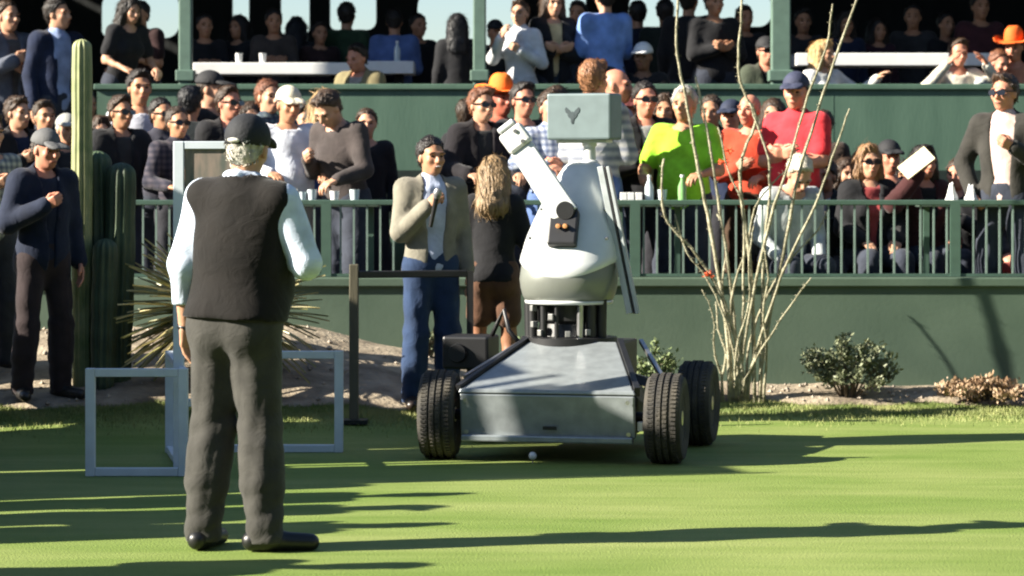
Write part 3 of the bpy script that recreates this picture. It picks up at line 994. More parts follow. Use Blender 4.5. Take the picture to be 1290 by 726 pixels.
# roof: shallow pitch, front fascia
MB().loft([[(-9.2, 0.02, 4.0), (9.2, 0.02, 4.0), (9.2, 0.02, 4.1), (-9.2, 0.02, 4.1)],
           [(-9.2, 4.5, 4.5), (9.2, 4.5, 4.5), (9.2, 4.5, 4.6), (-9.2, 4.5, 4.6)],
           [(-9.2, 9.6, 4.1), (9.2, 9.6, 4.1), (9.2, 9.6, 4.2), (-9.2, 9.6, 4.2)]]).build('roof', mat('roof_canvas', (0.02, 0.024, 0.022), 0.85), tent)
for sx in (-1, 1):
    MB().box((sx * 8.9, 4.5, 2.05), (0.06, 9.2, 4.1)).build('side_drape', blk, tent)
# back wall: dado, dark drapes and rounded openings to the sky
BS = 110.0; BY = F / BS
def bxp(p): return (p - 645) / BS
sill = CAMZ + (HZ - 52) / BS - UP
top = CAMZ + (HZ + 26) / BS - UP
byl = BY - (W2Y + 0.35)
opens = [(128, 226, 48), (293, 314, 44), (354, 390, 43), (416, 474, 38), (526, 652, 60), (704, 738, 40), (792, 972, 34)]
xcur = -8.9
MB().box((0, byl, (4.3 + top) / 2), (17.6, 0.07, 4.3 - top)).build('header_drape', blk, tent)
def panel(x0, x1, z0, z1):
    MB().box(((x0 + x1) / 2, byl, (z0 + z1) / 2), (x1 - x0, 0.07, z1 - z0)).build('drape', blk, tent)
for (a, b, ys_) in opens:
    x0, x1 = bxp(a), bxp(b)
    panel(xcur, x0, 0, top)
    zs_ = CAMZ + (HZ - ys_) / BS - UP
    panel(x0, x1, 0, zs_)
    # rounded corners
    r = min(0.34, (x1 - x0) * 0.45)
    for cx, sx, cz, sz, rr in ((x0, 1, top, -1, r), (x1, -1, top, -1, r), (x0, 1, zs_, 1, r * 0.3), (x1, -1, zs_, 1, r * 0.45)):
        poly = [(cx, cz)] + [(cx + sx * rr * (1 - math.sin(t)), cz + sz * rr * (1 - math.cos(t))) for t in [math.pi / 2 * i / 8 for i in range(9)]]
        MB().prism(poly, 0.05, ((0, byl - 0.03, 0), (1, 0, 0), (0, 0, 1), (0, 1, 0))).build('drape_corner', blk, tent)
    xcur = x1
panel(xcur, 8.9, 0, top)
tag(tent, 'dark open marquee with green posts and rounded rear openings', 'tent')

def counter(xa, xb, y0, y1, s, label):
    a = px(xa, y0, s); b = px(xb, y1, s)
    t = empty('drinks_counter', ((a.x + b.x) / 2, a.y + 0.25, UP))
    L = b.x - a.x; zt = a.z - UP; th = a.z - b.z
    MB().box((0, 0, zt - th / 2), (L, 0.5, th)).build('counter_top', mat('white_counter', (0.8, 0.8, 0.78), 0.5, var=0.04), t, bevel=0.008)
    for sx in (-1, 1):
        MB().box((sx * (L / 2 - 0.15), 0.05, (zt - th) / 2), (0.08, 0.35, zt - th)).build('leg', blk, t)
    tag(t, label, 'counter', 'white drinks counters')
counter(243, 441, 79, 94, 136, 'long white drinks counter in the marquee between two green posts, before shaded figures')
counter(446, 521, 77, 93, 134, 'short white drinks counter beside the seated man in tan jacket')
counter(1003, 1255, 67, 83, 136, 'long white drinks counter behind the blonde woman and the shading hand')

# dark benches along the foot of the upper wall
def bench(x0, x1):
    t = empty('bench', ((x0 + x1) / 2, W2Y - 0.75, DECK))
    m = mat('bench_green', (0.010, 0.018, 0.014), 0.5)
    L = x1 - x0
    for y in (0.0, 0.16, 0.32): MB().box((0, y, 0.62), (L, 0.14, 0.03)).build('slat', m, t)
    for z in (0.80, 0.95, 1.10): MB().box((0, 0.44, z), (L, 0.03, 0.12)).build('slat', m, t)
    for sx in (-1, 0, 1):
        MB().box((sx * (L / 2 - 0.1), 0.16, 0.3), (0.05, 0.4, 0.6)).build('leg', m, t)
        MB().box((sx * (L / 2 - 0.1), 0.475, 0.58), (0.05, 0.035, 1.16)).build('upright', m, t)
    return t
for i, (x0, x1, lab) in enumerate(((-3.4, -1.75, 'dark green slatted bench below the tall wall behind the white shirted man'), (-1.65, 0.0, 'dark green slatted bench below the tall wall behind the presenter'),
      (0.1, 1.75, 'dark green slatted bench below the tall wall behind the lime shirt'), (1.85, 3.5, 'dark green slatted bench below the tall wall behind the seated women'),
      (3.6, 5.2, 'dark green slatted bench below the tall wall behind the blazer man'))):
    tag(bench(x0, x1), lab, 'bench', 'benches below the tall wall')

# ------------------------------------------------------------------ unseen tiered block behind the camera, added to cut sky light
gs = empty('sky_blocker', (12, -7, 0))
for i in range(14):
    MB().box((0, -i * 0.9, 0.45 + i * 0.4), (70, 0.9, 0.9 + i * 0.8)).build('tier', mat('blocker_tier', (0.03, 0.035, 0.04), 0.8), gs)
MB().box((0, -13.2, 6.5), (70, 0.4, 13)).build('rear_screen', mat('blocker_back', (0.02, 0.035, 0.028), 0.8), gs)
tag(gs, 'tall dark tiered block added behind the camera to cut sky light', 'sky_blocker')
gs = empty('sky_blocker', (11, 4, 0))  # unseen side block, added to darken the shade
for i in range(12):
    MB().box((i * 0.9, 0, 0.45 + i * 0.4), (0.9, 40, 0.9 + i * 0.8)).build('tier', mat('blocker_tier', (0.03, 0.035, 0.04), 0.8), gs)
MB().box((11.0, 0, 5.5), (0.4, 40, 11)).build('rear_screen', mat('blocker_back', (0.02, 0.035, 0.028), 0.8), gs)
tag(gs, 'tall dark tiered block added at the side to cut sky light', 'sky_blocker')
gs = empty('sky_blocker', (-22, 2, 0))  # lower added block, hides the bright low sky but clears the sun
for i in range(8):
    MB().box((-i * 0.9, 0, 0.45 + i * 0.4), (0.9, 44, 0.9 + i * 0.8)).build('tier', mat('blocker_tier', (0.03, 0.035, 0.04), 0.8), gs)
MB().box((-7.4, 0, 3.6), (0.4, 44, 7.2)).build('rear_screen', mat('blocker_back', (0.02, 0.035, 0.028), 0.8), gs)
tag(gs, 'low dark tiered block added on the sunny side to cut sky light', 'sky_blocker')
# unseen screen added on the lawn to shade the robot's base and the grass
wb = empty('shade_screen', (-4.75, 14.5, 0), R(14))
for y0, y1 in ((-1.25, -0.45), (-0.27, 0.45), (0.55, 1.5)):
    MB().box((0, (y0 + y1) / 2, 1.48), (0.05, y1 - y0, 2.96)).build('panel', mat('screen_green', (0.03, 0.06, 0.04), 0.7), wb)
for y in (-1.28, -0.36, 0.5, 1.53): MB().box((0.05, y, 1.5), (0.05, 0.05, 3.0)).build('post', rail_m, wb)
tag(wb, 'tall green screen added on the lawn to cast shade', 'screen')

# ------------------------------------------------------------------ robot
RB = empty('golf_robot', (0.217, 15.32, 0), R(-12.6))
silver = mat('robot_paint', (0.245, 0.268, 0.275), 0.34, 0.25, var=0.13, nscale=16, bump=0.03, bscale=12)
pale = mat('robot_pale', (0.60, 0.62, 0.61), 0.34, 0.1, var=0.05, coat=0.2)
dark = mat('robot_black', (0.012, 0.012, 0.013), 0.45)
rub = mat('rubber', (0.04, 0.036, 0.03), 0.85, noise=((0.022, 0.021, 0.02), (0.075, 0.065, 0.048)), nscale=7, bump=0.3, bscale=60)
steel = mat('steel', (0.45, 0.45, 0.45), 0.3, 0.9)
def wheel(x, y, steer=0.0):
    w = empty('wheel', (x, y, 0.24), steer); w.parent = RB
    Rr, hw = 0.24, 0.10
    prof = [(0.15, -hw * 0.8), (0.19, -hw), (0.215, -hw * 0.95), (Rr - 0.010, -hw * 0.74)]
    for gx in (-0.36, 0.0, 0.36):
        rg = Rr - 0.004 * abs(gx / 0.36)
        prof += [(rg, hw * (gx - 0.06)), (rg - 0.009, hw * (gx - 0.045)), (rg - 0.009, hw * (gx + 0.045)), (rg, hw * (gx + 0.06))]
    prof += [(Rr - 0.010, hw * 0.74), (0.215, hw * 0.95), (0.19, hw), (0.15, hw * 0.8)]
    t = MB().lathe(prof, 56, 'x')
    ty = t.build('tyre', rub, w, smooth=True, auto=40)
    tr = MB()
    for i in range(64):
        a = 2 * math.pi * i / 64
        for j, xx in enumerate((-0.068, -0.018, 0.018, 0.068)):
            aa = a + (0.05 if j % 2 else 0)
            M = Matrix.Rotation(-aa, 3, 'X')
            tr.box(M @ Vector((xx * 0.9, 0, Rr - (0.002 if j in (1, 2) else 0.006))), (0.022 if j in (1, 2) else 0.028, 0.014, 0.006), M)
    tr.build('tread', rub, ty)
    MB().lathe([(0.02, -0.07), (0.155, -0.075), (0.158, 0.075), (0.14, 0.082), (0.13, 0.03), (0.05, 0.02), (0.045, 0.07), (0.001, 0.07)], 32, 'x').build('rim', dark, w, smooth=True, auto=40)
    hub = MB().lathe([(0.001, 0.06), (0.04, 0.06), (0.04, 0.085), (0.001, 0.086)], 16, 'x')
    hub.build('hub', steel, w)
wheel(-0.62, 0.0, R(6)); wheel(0.62, 0.0, R(2)); wheel(-0.60, 1.07); wheel(0.62, 1.07)
MB().tube([(-0.58, 0.0, 0.24), (0.58, 0.0, 0.24)], 0.03, 12).build('front_axle', dark, RB, smooth=True, auto=40)
MB().tube([(-0.58, 1.07, 0.24), (0.58, 1.07, 0.24)], 0.03, 12).build('rear_axle', dark, RB, smooth=True, auto=40)
# chassis: front plate, lip, sloping hood, black edge rails
def quadplate(pts, th):
    m = MB(); P = [Vector(p) for p in pts]
    nrm = (P[1] - P[0]).cross(P[2] - P[0]).normalized()
    return m.loft([P, [p - nrm * th for p in P]])
MB().loft([[(-0.475, -0.13, 0.135), (0.475, -0.13, 0.135), (0.475, -0.16, 0.365), (-0.475, -0.16, 0.365)],
           [(-0.475, -0.10, 0.135), (0.475, -0.10, 0.135), (0.475, -0.13, 0.365), (-0.475, -0.13, 0.365)]]).build('front_panel', silver, RB, bevel=0.01)
MB().box((0, -0.145, 0.128), (0.93, 0.05, 0.035)).build('bumper_bar', mat('robot_trim', (0.25, 0.28, 0.29), 0.35, 0.3), RB, bevel=0.008)
MB().box((0.02, -0.1655, 0.188), (0.075, 0.008, 0.018)).build('name_badge', dark, RB)
MB().loft([[(-0.48, -0.165, 0.368), (0.48, -0.165, 0.368), (0.48, -0.02, 0.368), (-0.48, -0.02, 0.368)],
           [(-0.47, -0.16, 0.392), (0.47, -0.16, 0.392), (0.47, -0.03, 0.392), (-0.47, -0.03, 0.392)]]).build('front_lip', silver, RB, bevel=0.006)
hood = MB().loft([[(-0.468, -0.15, 0.390), (0.468, -0.15, 0.390), (0.245, 0.56, 0.61), (-0.245, 0.56, 0.61)],
                  [(-0.468, -0.13, 0.36), (0.468, -0.13, 0.36), (0.245, 0.58, 0.58), (-0.245, 0.58, 0.58)]])
hd_ = hood.build('hood', silver, RB, bevel=0.008)
for sx in (-1, 1):
    MB().bar((sx * 0.485, -0.14, 0.385), (sx * 0.262, 0.57, 0.605), 0.03, 0.05).build('hood_edge', dark, RB)
    MB().bar((sx * 0.555, 0.30, 0.42), (sx * 0.33, 0.85, 0.60), 0.022, 0.022).build('side_strut', steel, RB)
    # skirt under the hood
    MB().loft([[(sx * 0.46, -0.12, 0.15), (sx * 0.46, -0.12, 0.37), (sx * 0.26, 0.56, 0.58), (sx * 0.40, 1.1, 0.15)],
               [(sx * 0.44, -0.12, 0.15), (sx * 0.44, -0.12, 0.37), (sx * 0.24, 0.56, 0.58), (sx * 0.38, 1.1, 0.15)]]).build('side_panel', dark, RB)
for sx, zz in ((-0.44, 0.33), (0.44, 0.33), (-0.44, 0.16), (0.44, 0.16)):
    MB().lathe([(0.001, 0), (0.012, 0), (0.010, 0.008), (0.001, 0.01)], 10, 'y', (sx, -0.155 - (0.012 if zz > 0.2 else -0.02) - 0.01, zz)).build('bolt', steel, RB)
MB().box((0, 0.62, 0.22), (0.70, 1.1, 0.10)).build('chassis_frame', dark, RB)
MB().box((0, 0.95, 0.47), (0.46, 0.70, 0.24)).build('rear_case', dark, RB, bevel=0.01)
# white tow bracket on the right flank, beside the wheel
MB().box((0.495, -0.08, 0.20), (0.03, 0.06, 0.05)).build('bracket', pale, RB, bevel=0.004)
MB().bar((0.36, 0.3, 0.44), (0.60, 0.26, 0.37), 0.03, 0.05).build('shock_arm', steel, RB)
# neck mechanism
CY = 0.74; CX = -0.06
MB().lathe([(0.001, 0.585), (0.27, 0.585), (0.27, 0.625), (0.235, 0.63), (0.001, 0.63)], 40, 'z', (CX, CY, 0)).build('turntable', dark, RB, smooth=True, auto=40)
MB().lathe([(0.001, 0.63), (0.19, 0.63), (0.175, 0.70), (0.20, 0.72), (0.20, 0.86), (0.001, 0.86)], 32, 'z', (CX, CY + 0.05, 0)).build('neck_drum', dark, RB, smooth=True, auto=40)
for ang, rr, rad, mm in ((-150, 0.21, 0.026, dark), (-120, 0.21, 0.020, dark), (-97, 0.215, 0.012, dark), (-62, 0.215, 0.019, steel), (-44, 0.21, 0.028, dark), (-24, 0.22, 0.030, dark), (-175, 0.22, 0.03, dark)):
    a = R(ang)
    MB().tube([(CX + rr * math.cos(a), CY + rr * math.sin(a), 0.625), (CX + rr * 1.02 * math.cos(a), CY + rr * math.sin(a), 0.86)], rad, 10).build('neck_rod', mm, RB, smooth=True, auto=40)
for ang, z in ((-138, 0.70), (-122, 0.655), (-104, 0.745), (-80, 0.65), (-52, 0.66), (-140, 0.79)):
    a = R(ang)
    MB().box((CX + 0.225 * math.cos(a), CY + 0.225 * math.sin(a), z), (0.035, 0.03, 0.034), Matrix.Rotation(a, 3, 'Z')).build('actuator', mat('actuator', (0.22, 0.22, 0.21), 0.5, 0.3), RB, bevel=0.004)
# egg shaped torso leaning back and to the right
def ring(z, hw, df, db, cx, cy, n=48, p=2.3):
    out = []
    for k in range(n):
        a = 2 * math.pi * k / n
        c, s_ = math.cos(a), math.sin(a)
        e = 2.0 / p
        out.append((cx + hw * math.copysign(abs(c) ** e, c), cy + (df if s_ < 0 else db) * math.copysign(abs(s_) ** e, s_), z))
    return out
def lean(z): return CX + 0.055 * max(0, (z - 0.95)) / 0.7, CY + 0.18 * max(0, (z - 0.95)) / 0.7
low = []
for z, hw, df in ((0.822, 0.225, 0.205), (0.835, 0.245, 0.23), (0.86, 0.258, 0.25), (0.90, 0.268, 0.262), (0.95, 0.274, 0.27), (1.02, 0.274, 0.272), (1.10, 0.25, 0.24)):
    cx, cy = lean(z); low.append(ring(z, hw, df, df, cx, cy))
MB().loft(low).build('lower_shell', mat('robot_lower', (0.19, 0.20, 0.175), 0.35, 0.2, var=0.05), RB, smooth=True, auto=50)
MB().lathe([(0.222, 0.812), (0.245, 0.812), (0.25, 0.828), (0.235, 0.836), (0.222, 0.83)], 48, 'z', (CX, CY, 0)).build('lower_ring', pale, RB, smooth=True)
upp = []
for z, hw, df in ((1.060, 0.280, 0.295), (1.072, 0.288, 0.305), (1.10, 0.285, 0.295), (1.15, 0.275, 0.275), (1.20, 0.264, 0.25), (1.30, 0.232, 0.208), (1.40, 0.196, 0.172),
                  (1.48, 0.160, 0.142), (1.54, 0.132, 0.118), (1.58, 0.108, 0.098), (1.60, 0.088, 0.08), (1.606, 0.05, 0.045)):
    cx, cy = lean(z); upp.append(ring(z + (0.0), hw, df, df * 0.9, cx, cy))
# the lower lip of the front shell dips towards the middle
def dip(r, zc):
    out = []
    for (x, y, z) in r:
        if y < CY: z -= zc * (1 - min(1, abs(x - CX) / 0.30) ** 2)
        out.append((x, y, z))
    return out
upp[0] = dip(upp[0], 0.10); upp[1] = dip(upp[1], 0.098); upp[2] = dip(upp[2], 0.075); upp[3] = dip(upp[3], 0.04); upp[4] = dip(upp[4], 0.015)
MB().loft(upp).build('upper_shell', pale, RB, smooth=True, auto=50)
# spine beam along the right
for dx, m_, w_ in ((0.0, mat('spine_grey', (0.34, 0.37, 0.37), 0.4), 0.034), (0.026, dark, 0.010), (0.043, mat('spine_grey', (0.34, 0.37, 0.37), 0.4), 0.018)):
    MB().bar((0.125 + dx, CY - 0.02, 1.58), (0.30 + dx, CY - 0.06, 0.76), w_, 0.05, (0, 1, 0)).build('spine_beam' if m_ is not dark else 'spine_edge', m_, RB, bevel=0.003)
# pivot housing, arm, neck post
fy = lambda z: float(np.interp(z, [1.0, 1.1, 1.2, 1.3, 1.4, 1.5], [CY - 0.288, CY - 0.245, CY - 0.19, CY - 0.13, CY - 0.065, CY + 0.0]))
Mp = Matrix.Rotation(R(-27), 3, 'X')
MB().box((-0.055, fy(1.235) - 0.01, 1.235), (0.165, 0.06, 0.215), Mp).build('pivot_housing', dark, RB, bevel=0.012)
for dx in (-0.02, 0.02):
    MB().lathe([(0.001, -0.02), (0.013, -0.018), (0.013, 0.02), (0.001, 0.02)], 12, 'y', (-0.055 + dx, fy(1.235) - 0.055, 1.25)).build('indicator_lamp', mat('amber_lens', (0.5, 0.24, 0.10), 0.3), RB)
MB().lathe([(0.001, -0.05), (0.05, -0.05), (0.055, -0.03), (0.055, 0.06), (0.001, 0.06)], 20, 'y', (-0.045, fy(1.33) - 0.03, 1.335)).build('pivot_joint', dark, RB, smooth=True, auto=40)
arm = MB().loft([[(-0.115, fy(1.33) - 0.075, 1.275), (0.02, fy(1.33) - 0.075, 1.35), (0.02, fy(1.33) - 0.025, 1.35), (-0.115, fy(1.33) - 0.025, 1.275)],
                 [(-0.365, fy(1.4) - 0.07, 1.645), (-0.25, fy(1.4) - 0.07, 1.72), (-0.25, fy(1.4) - 0.02, 1.72), (-0.365, fy(1.4) - 0.02, 1.645)]])
arm.build('swing_arm', pale, RB, bevel=0.008)
clamp = empty('arm_clamp', (-0.328, fy(1.4) - 0.05, 1.72)); clamp.parent = RB; clamp.rotation_euler = (0, R(-37), 0)
MB().box((0, 0, 0.02), (0.15, 0.075, 0.13)).build('jaw', mat('clamp_white', (0.66, 0.66, 0.63), 0.45), clamp, bevel=0.02)
MB().box((0.0, 0, 0.105), (0.11, 0.07, 0.035)).build('collar', pale, clamp, bevel=0.01)
for dz in (-0.02, 0.05): MB().lathe([(0.001, -0.046), (0.012, -0.046), (0.012, -0.03), (0.001, -0.03)], 10, 'y', (0.03, 0, dz)).build('bolt', steel, clamp)
# seams, fasteners and a hand hole on the shells
for zz in (1.18, 1.34, 1.47):
    cx, cy = lean(zz)
    for sx in (-1, 1):
        hw_ = float(np.interp(zz, [1.15, 1.30, 1.48], [0.275, 0.238, 0.178])); df_ = float(np.interp(zz, [1.15, 1.30, 1.48], [0.275, 0.212, 0.15]))
        e = 2 / 2.3; a_ = R(-38) if sx > 0 else R(-142); c_, s_a = math.cos(a_), math.sin(a_)
        MB().lathe([(0.001, -0.006), (0.009, -0.005), (0.010, 0.01), (0.001, 0.01)], 10, 'y', (cx + hw_ * math.copysign(abs(c_) ** e, c_), cy + df_ * math.copysign(abs(s_a) ** e, s_a), zz)).build('fastener', steel, RB)
MB().lathe([(0.001, 1.57), (0.055, 1.57), (0.05, 1.61), (0.036, 1.62), (0.034, 1.695), (0.042, 1.70), (0.042, 1.715), (0.001, 1.715)], 20, 'z', (0.025, CY + 0.17, 0)).build('neck_post', pale, RB, smooth=True, auto=40)
# head: display box with winged emblem
hd = empty('head', (-0.005, CY + 0.17, 1.715), R(-9)); hd.parent = RB
headm = mat('head_paint', (0.135, 0.178, 0.182), 0.45, 0.1, var=0.08)
MB().box((0, 0, 0.008), (0.30, 0.10, 0.016)).build('mount_plate', pale, hd)
MB().box((0.0, 0, 0.148), (0.385, 0.20, 0.262)).build('head_box', headm, hd, bevel=0.012)
em = MB(); fr_ = ((-0.035, -0.1003, 0.158), (1, 0, 0), (0, 0, 1), (0, -1, 0))
S_ = 0.0125
for sx in (-1, 1):
    for poly in ([(0.0, 0.3), (1.4, 2.0), (3.0, 3.4), (3.6, 2.6), (3.3, 1.2), (2.2, 0.2), (0.9, -0.9)],
                 [(0.0, -1.0), (1.6, -0.1), (2.5, 0.0), (1.7, -1.3), (0.5, -2.0)],
                 [(0.12, -2.0), (0.7, -2.6), (0.55, -3.6), (0.12, -4.2)]):
        P_ = [(sx * u * S_, v * S_) for u, v in poly]
        em.prism(P_ if sx > 0 else P_[::-1], 0.003, fr_)
em.prism([(-0.8 * S_, -2.4 * S_), (0.8 * S_, -2.4 * S_), (0.9 * S_, 0.9 * S_), (0.0, 1.5 * S_), (-0.9 * S_, 0.9 * S_)], 0.0036, fr_)
em.build('emblem', mat('emblem_ink', (0.03, 0.045, 0.05), 0.5), hd)
# black case carried above the rear left wheel
MB().box((-0.70, 1.05, 0.515), (0.27, 0.30, 0.19)).build('side_case', dark, RB, bevel=0.015)
MB().bar((-0.56, 1.05, 0.46), (-0.2, 1.05, 0.50), 0.05, 0.05).build('case_bracket', dark, RB)
MB().tube([(-0.575, 1.05, 0.61), (-0.54, 1.04, 0.68), (-0.50, 1.03, 0.76), (-0.47, 1.02, 0.64), (-0.40, 1.0, 0.57)], 0.014, 8).build('cable', dark, RB, smooth=True)
MB().lathe([(0.001, -0.02), (0.05, -0.02), (0.055, 0.0), (0.05, 0.02), (0.001, 0.02)], 20, 'y', (-0.74, 0.89, 0.515)).build('case_dial', dark, RB, smooth=True, auto=40)
tag(RB, 'silver wheeled golf robot with egg body, raised arm and box head', 'robot')

# ball and tee
b = px(671, 586.5, 237)
tee = MB().lathe([(0.001, 0), (0.003, 0.0), (0.003, 0.012), (0.008, 0.018), (0.001, 0.017)], 10).build('golf_tee', mat('tee_wood', (0.5, 0.42, 0.3), 0.6), None, (b.x, b.y, 0))
tag(tee, 'small wooden tee holding up the white golf ball', 'tee')
import bmesh
bm = bmesh.new(); bmesh.ops.create_icosphere(bm, subdivisions=4, radius=0.0215)
me = bpy.data.meshes.new('golf_ball'); bm.to_mesh(me); bm.free()
for p in me.polygons: p.use_smooth = True
me.materials.append(mat('ball_white', (0.8, 0.8, 0.78), 0.35, bump=0.4, bscale=220, var=0.03))
tag(link('golf_ball', me, None, (b.x, b.y, 0.0385)), 'white golf ball teed up on the grass before the robot', 'ball')

# ------------------------------------------------------------------ frames, sign, stanchion
fm = mat('frame_metal', (0.62, 0.68, 0.72), 0.4, 0.0, var=0.06)
def frame_part(g, name, pts, w, parent):
    for a, b in zip(pts[:-1], pts[1:]): MB().bar(a, b, w, w).build(name, fm, parent, bevel=0.004)
YF = F / 248; YB = F / 228
fx0, fx1 = (114 - 645) / 248, (214 - 645) / 228.0
t = empty('bag_stand', (fx0, YF, 0))
hA = CAMZ - (464 - HZ) / 248.0; hB = CAMZ - (442 - HZ) / 228.0
xr = (231 - 645) / 248 - fx0; xb0 = (214 - 645) / 228 - fx0; xb1 = (427 - 645) / 228 - fx0; dyb = YB - YF
for (x, y, h) in ((0, 0, hA), (xr, 0, hA), (xb0, dyb, hB), (xb1, dyb, hB)):
    MB().box((x, y, h / 2), (0.048, 0.048, h)).build('upright', fm, t, bevel=0.004)
for a, b in (((0.025, 0, hA - 0.022), (xr - 0.025, 0, hA - 0.022)), ((0.025, 0, 0.022), (xr - 0.025, 0, 0.022)),
             ((xb0 + 0.025, dyb, hB - 0.022), (xb1 - 0.025, dyb, hB - 0.022)), ((xb0 + 0.025, dyb, 0.022), (xb1 - 0.025, dyb, 0.022))):
    MB().bar(a, b, 0.042, 0.042).build('crossbar', fm, t, bevel=0.004)
for z0, z1 in ((hA - 0.022, hB - 0.022), (0.02, 0.02)):
    MB().bar((xr, 0.025, z0), (xb0 + 0.0, dyb - 0.025, z1), 0.036, 0.036).build('side_bar', fm, t, bevel=0.004)
tag(t, 'low pale metal frame of square tubes on the grass behind the vest man', 'stand')
# tall sign frame behind the man
t = empty('sign_frame', ((231 - 645) / 246, F / 246, 0))
hS = CAMZ - (178 - HZ) / 246.0; wS = 0.36
for x in (-0.03, wS):
    MB().box((x, 0.06, hS / 2), (0.055, 0.04, hS)).build('upright', fm, t, bevel=0.004)
for z in (hS - 0.02, 1.30 - 0.02, 0.36):
    MB().box((wS / 2 - 0.015, 0.06, z), (wS - 0.03, 0.036, 0.04)).build('crossbar', fm, t, bevel=0.003)
MB().box((wS / 2 - 0.015, 0.06, (hS + 1.28) / 2 - 0.005), (wS - 0.035, 0.012, hS - 1.31)).build('panel', mat('sign_panel', (0.22, 0.20, 0.17), 0.25, noise=((0.13, 0.14, 0.12), (0.36, 0.27, 0.22)), nscale=7, stretch=(3, 1, 0.6)), t)
tag(t, 'tall pale metal sign frame with dull panel standing behind the vest man', 'sign')

t = px(446, 533, 212)
q = empty('barrier_post', (t.x, t.y, gz(t.x, t.y)))
ph = CAMZ - (333 - HZ) / 212 - q.location.z
MB().box((0, 0, ph / 2), (0.055, 0.055, ph)).build('post', mat('barrier_wood', (0.09, 0.08, 0.05), 0.6, bump=0.3, bscale=20, stretch=(1, 1, 0.1)), q, bevel=0.006)
MB().box((0, 0, 0.012), (0.16, 0.16, 0.024)).build('base_plate', dark, q)
tag(q, 'slim wooden barrier post on the sand carrying the black rail', 'post')
a = px(452, 345, 212); b_ = px(588, 346, 210)
zz = CAMZ - (346 - HZ) / 212
q2 = px(592, 540, 210)
r_ = empty('barrier_rail', (a.x, a.y, gz(a.x, a.y)))
r_z = r_.location.z
MB().bar((-0.005, 0, zz - r_z), (b_.x - a.x, b_.y - a.y, zz - r_z), 0.042, 0.042).build('rail', dark, r_, bevel=0.006)
MB().box((b_.x - a.x + 0.02, b_.y - a.y, (zz - r_z) / 2), (0.04, 0.04, zz - r_z + 0.03)).build('end_post', dark, r_)
tag(r_, 'black horizontal barrier rail at waist height before the presenter', 'barrier')

# ------------------------------------------------------------------ plants
leafy = lambda n, a, b: mat(n, a, 0.6, noise=(a, b), nscale=8)
# ocotillo: traced canes, each its own part
base = px(936, 486, 191)
oc = empty('ocotillo', (base.x, base.y, gz(base.x, base.y)))
cane_m = mat('cane', (0.28, 0.26, 0.19), 0.85, noise=((0.18, 0.165, 0.10), (0.42, 0.39, 0.27)), nscale=22, bump=0.6, bscale=60)
canes = [
    ([(928, 482), (915, 410), (895, 355), (868, 312), (842, 280), (833, 250), (836, 200)], 0.026),
    ([(931, 482), (922, 400), (905, 310), (888, 235), (872, 165), (861, 110), (852, 55), (856, -20)], 0.028),
    ([(934, 482), (928, 420), (917, 330), (905, 250), (893, 180), (884, 130), (876, 95)], 0.025),
    ([(937, 482), (938, 400), (934, 310), (926, 230), (934, 190), (951, 150), (938, 118), (930, 85), (933, 30), (936, -20)], 0.026),
    ([(941, 482), (948, 390), (956, 300), (966, 250), (968, 200), (957, 165), (944, 130)], 0.022),
    ([(945, 482), (962, 395), (985, 300), (1004, 220), (1027, 150), (1050, 82), (1082, -10)], 0.027),
    ([(943, 482), (956, 380), (975, 280), (998, 200), (1018, 120), (1041, 60), (1049, 5)], 0.022),
    ([(948, 482), (968, 410), (994, 330), (1026, 262), (1048, 200), (1070, 137)], 0.020),
    ([(933, 482), (925, 440), (912, 395), (890, 350), (866, 318), (850, 270)], 0.019),
    ([(939, 482), (943, 420), (941, 340), (936, 260), (918, 215), (905, 160)], 0.019),
    ([(950, 484), (966, 445), (985, 405), (1005, 372), (1022, 350)], 0.015),
    ([(930, 482), (908, 440), (899, 400), (885, 365)], 0.014),
    ([(941, 483), (946, 430), (968, 370), (1000, 322), (1030, 290), (1044, 262)], 0.017),
    ([(925, 484), (915, 445), (905, 415), (902, 380)], 0.017),
    ([(955, 484), (962, 440), (960, 395), (968, 350), (962, 310)], 0.018),
    ([(920, 484), (924, 430), (912, 370), (915, 310), (904, 270)], 0.018),
    ([(946, 484), (940, 440), (948, 380), (943, 330), (950, 285)], 0.016),
    ([(935, 483), (930, 380), (946, 310), (952, 262), (975, 230), (990, 215)], 0.017),
]
rng = random.Random(21)
for pts_, rad in canes:
    dep = rng.uniform(-0.35, 0.30)
    P = []
    n_ = len(pts_)
    spread = rng.uniform(-26, 26)
    for i, (a, b) in enumerate(pts_):
        a = a + spread * max(0, 1 - i / (n_ - 1) * 1.6)
        f = i / (n_ - 1)
        Yd = F / 191 + dep * f
        s_ = F / Yd
        w_ = px(a, b, s_)
        P.append(w_ - oc.location)
    # densify with Catmull-Rom
    D = []
    for i in range(n_ - 1):
        p0, p1, p2, p3 = P[max(i - 1, 0)], P[i], P[i + 1], P[min(i + 2, n_ - 1)]
        for k in range(4):
            t = k / 4
            D.append(0.5 * ((2 * p1) + (p2 - p0) * t + (2 * p0 - 5 * p1 + 4 * p2 - p3) * t * t + (3 * p1 - p0 - 3 * p2 + p3) * t ** 3))
    D.append(P[-1])
    D[0].z = -0.02
    D = [d + Vector((rng.uniform(-1, 1), rng.uniform(-1, 1), 0)) * 0.004 for d in D]
    rr = [rad * (1.0 - 0.5 * i / (len(D) - 1)) * rng.uniform(0.9, 1.1) * 0.54 for i in range(len(D))]
    c = MB().tube(D, rr, 7)
    for i in range(2, len(D) - 1):       # thorns
        for k in range(3):
            d = Vector((rng.uniform(-1, 1), rng.uniform(-1, 1), rng.uniform(-0.2, 0.8))).normalized()
            p0 = D[i] + d * rr[i] * 0.8
            c.tube([p0, p0 + d * 0.02], [0.003, 0.0006], 3)
    c.build('cane', cane_m, oc, smooth=True)
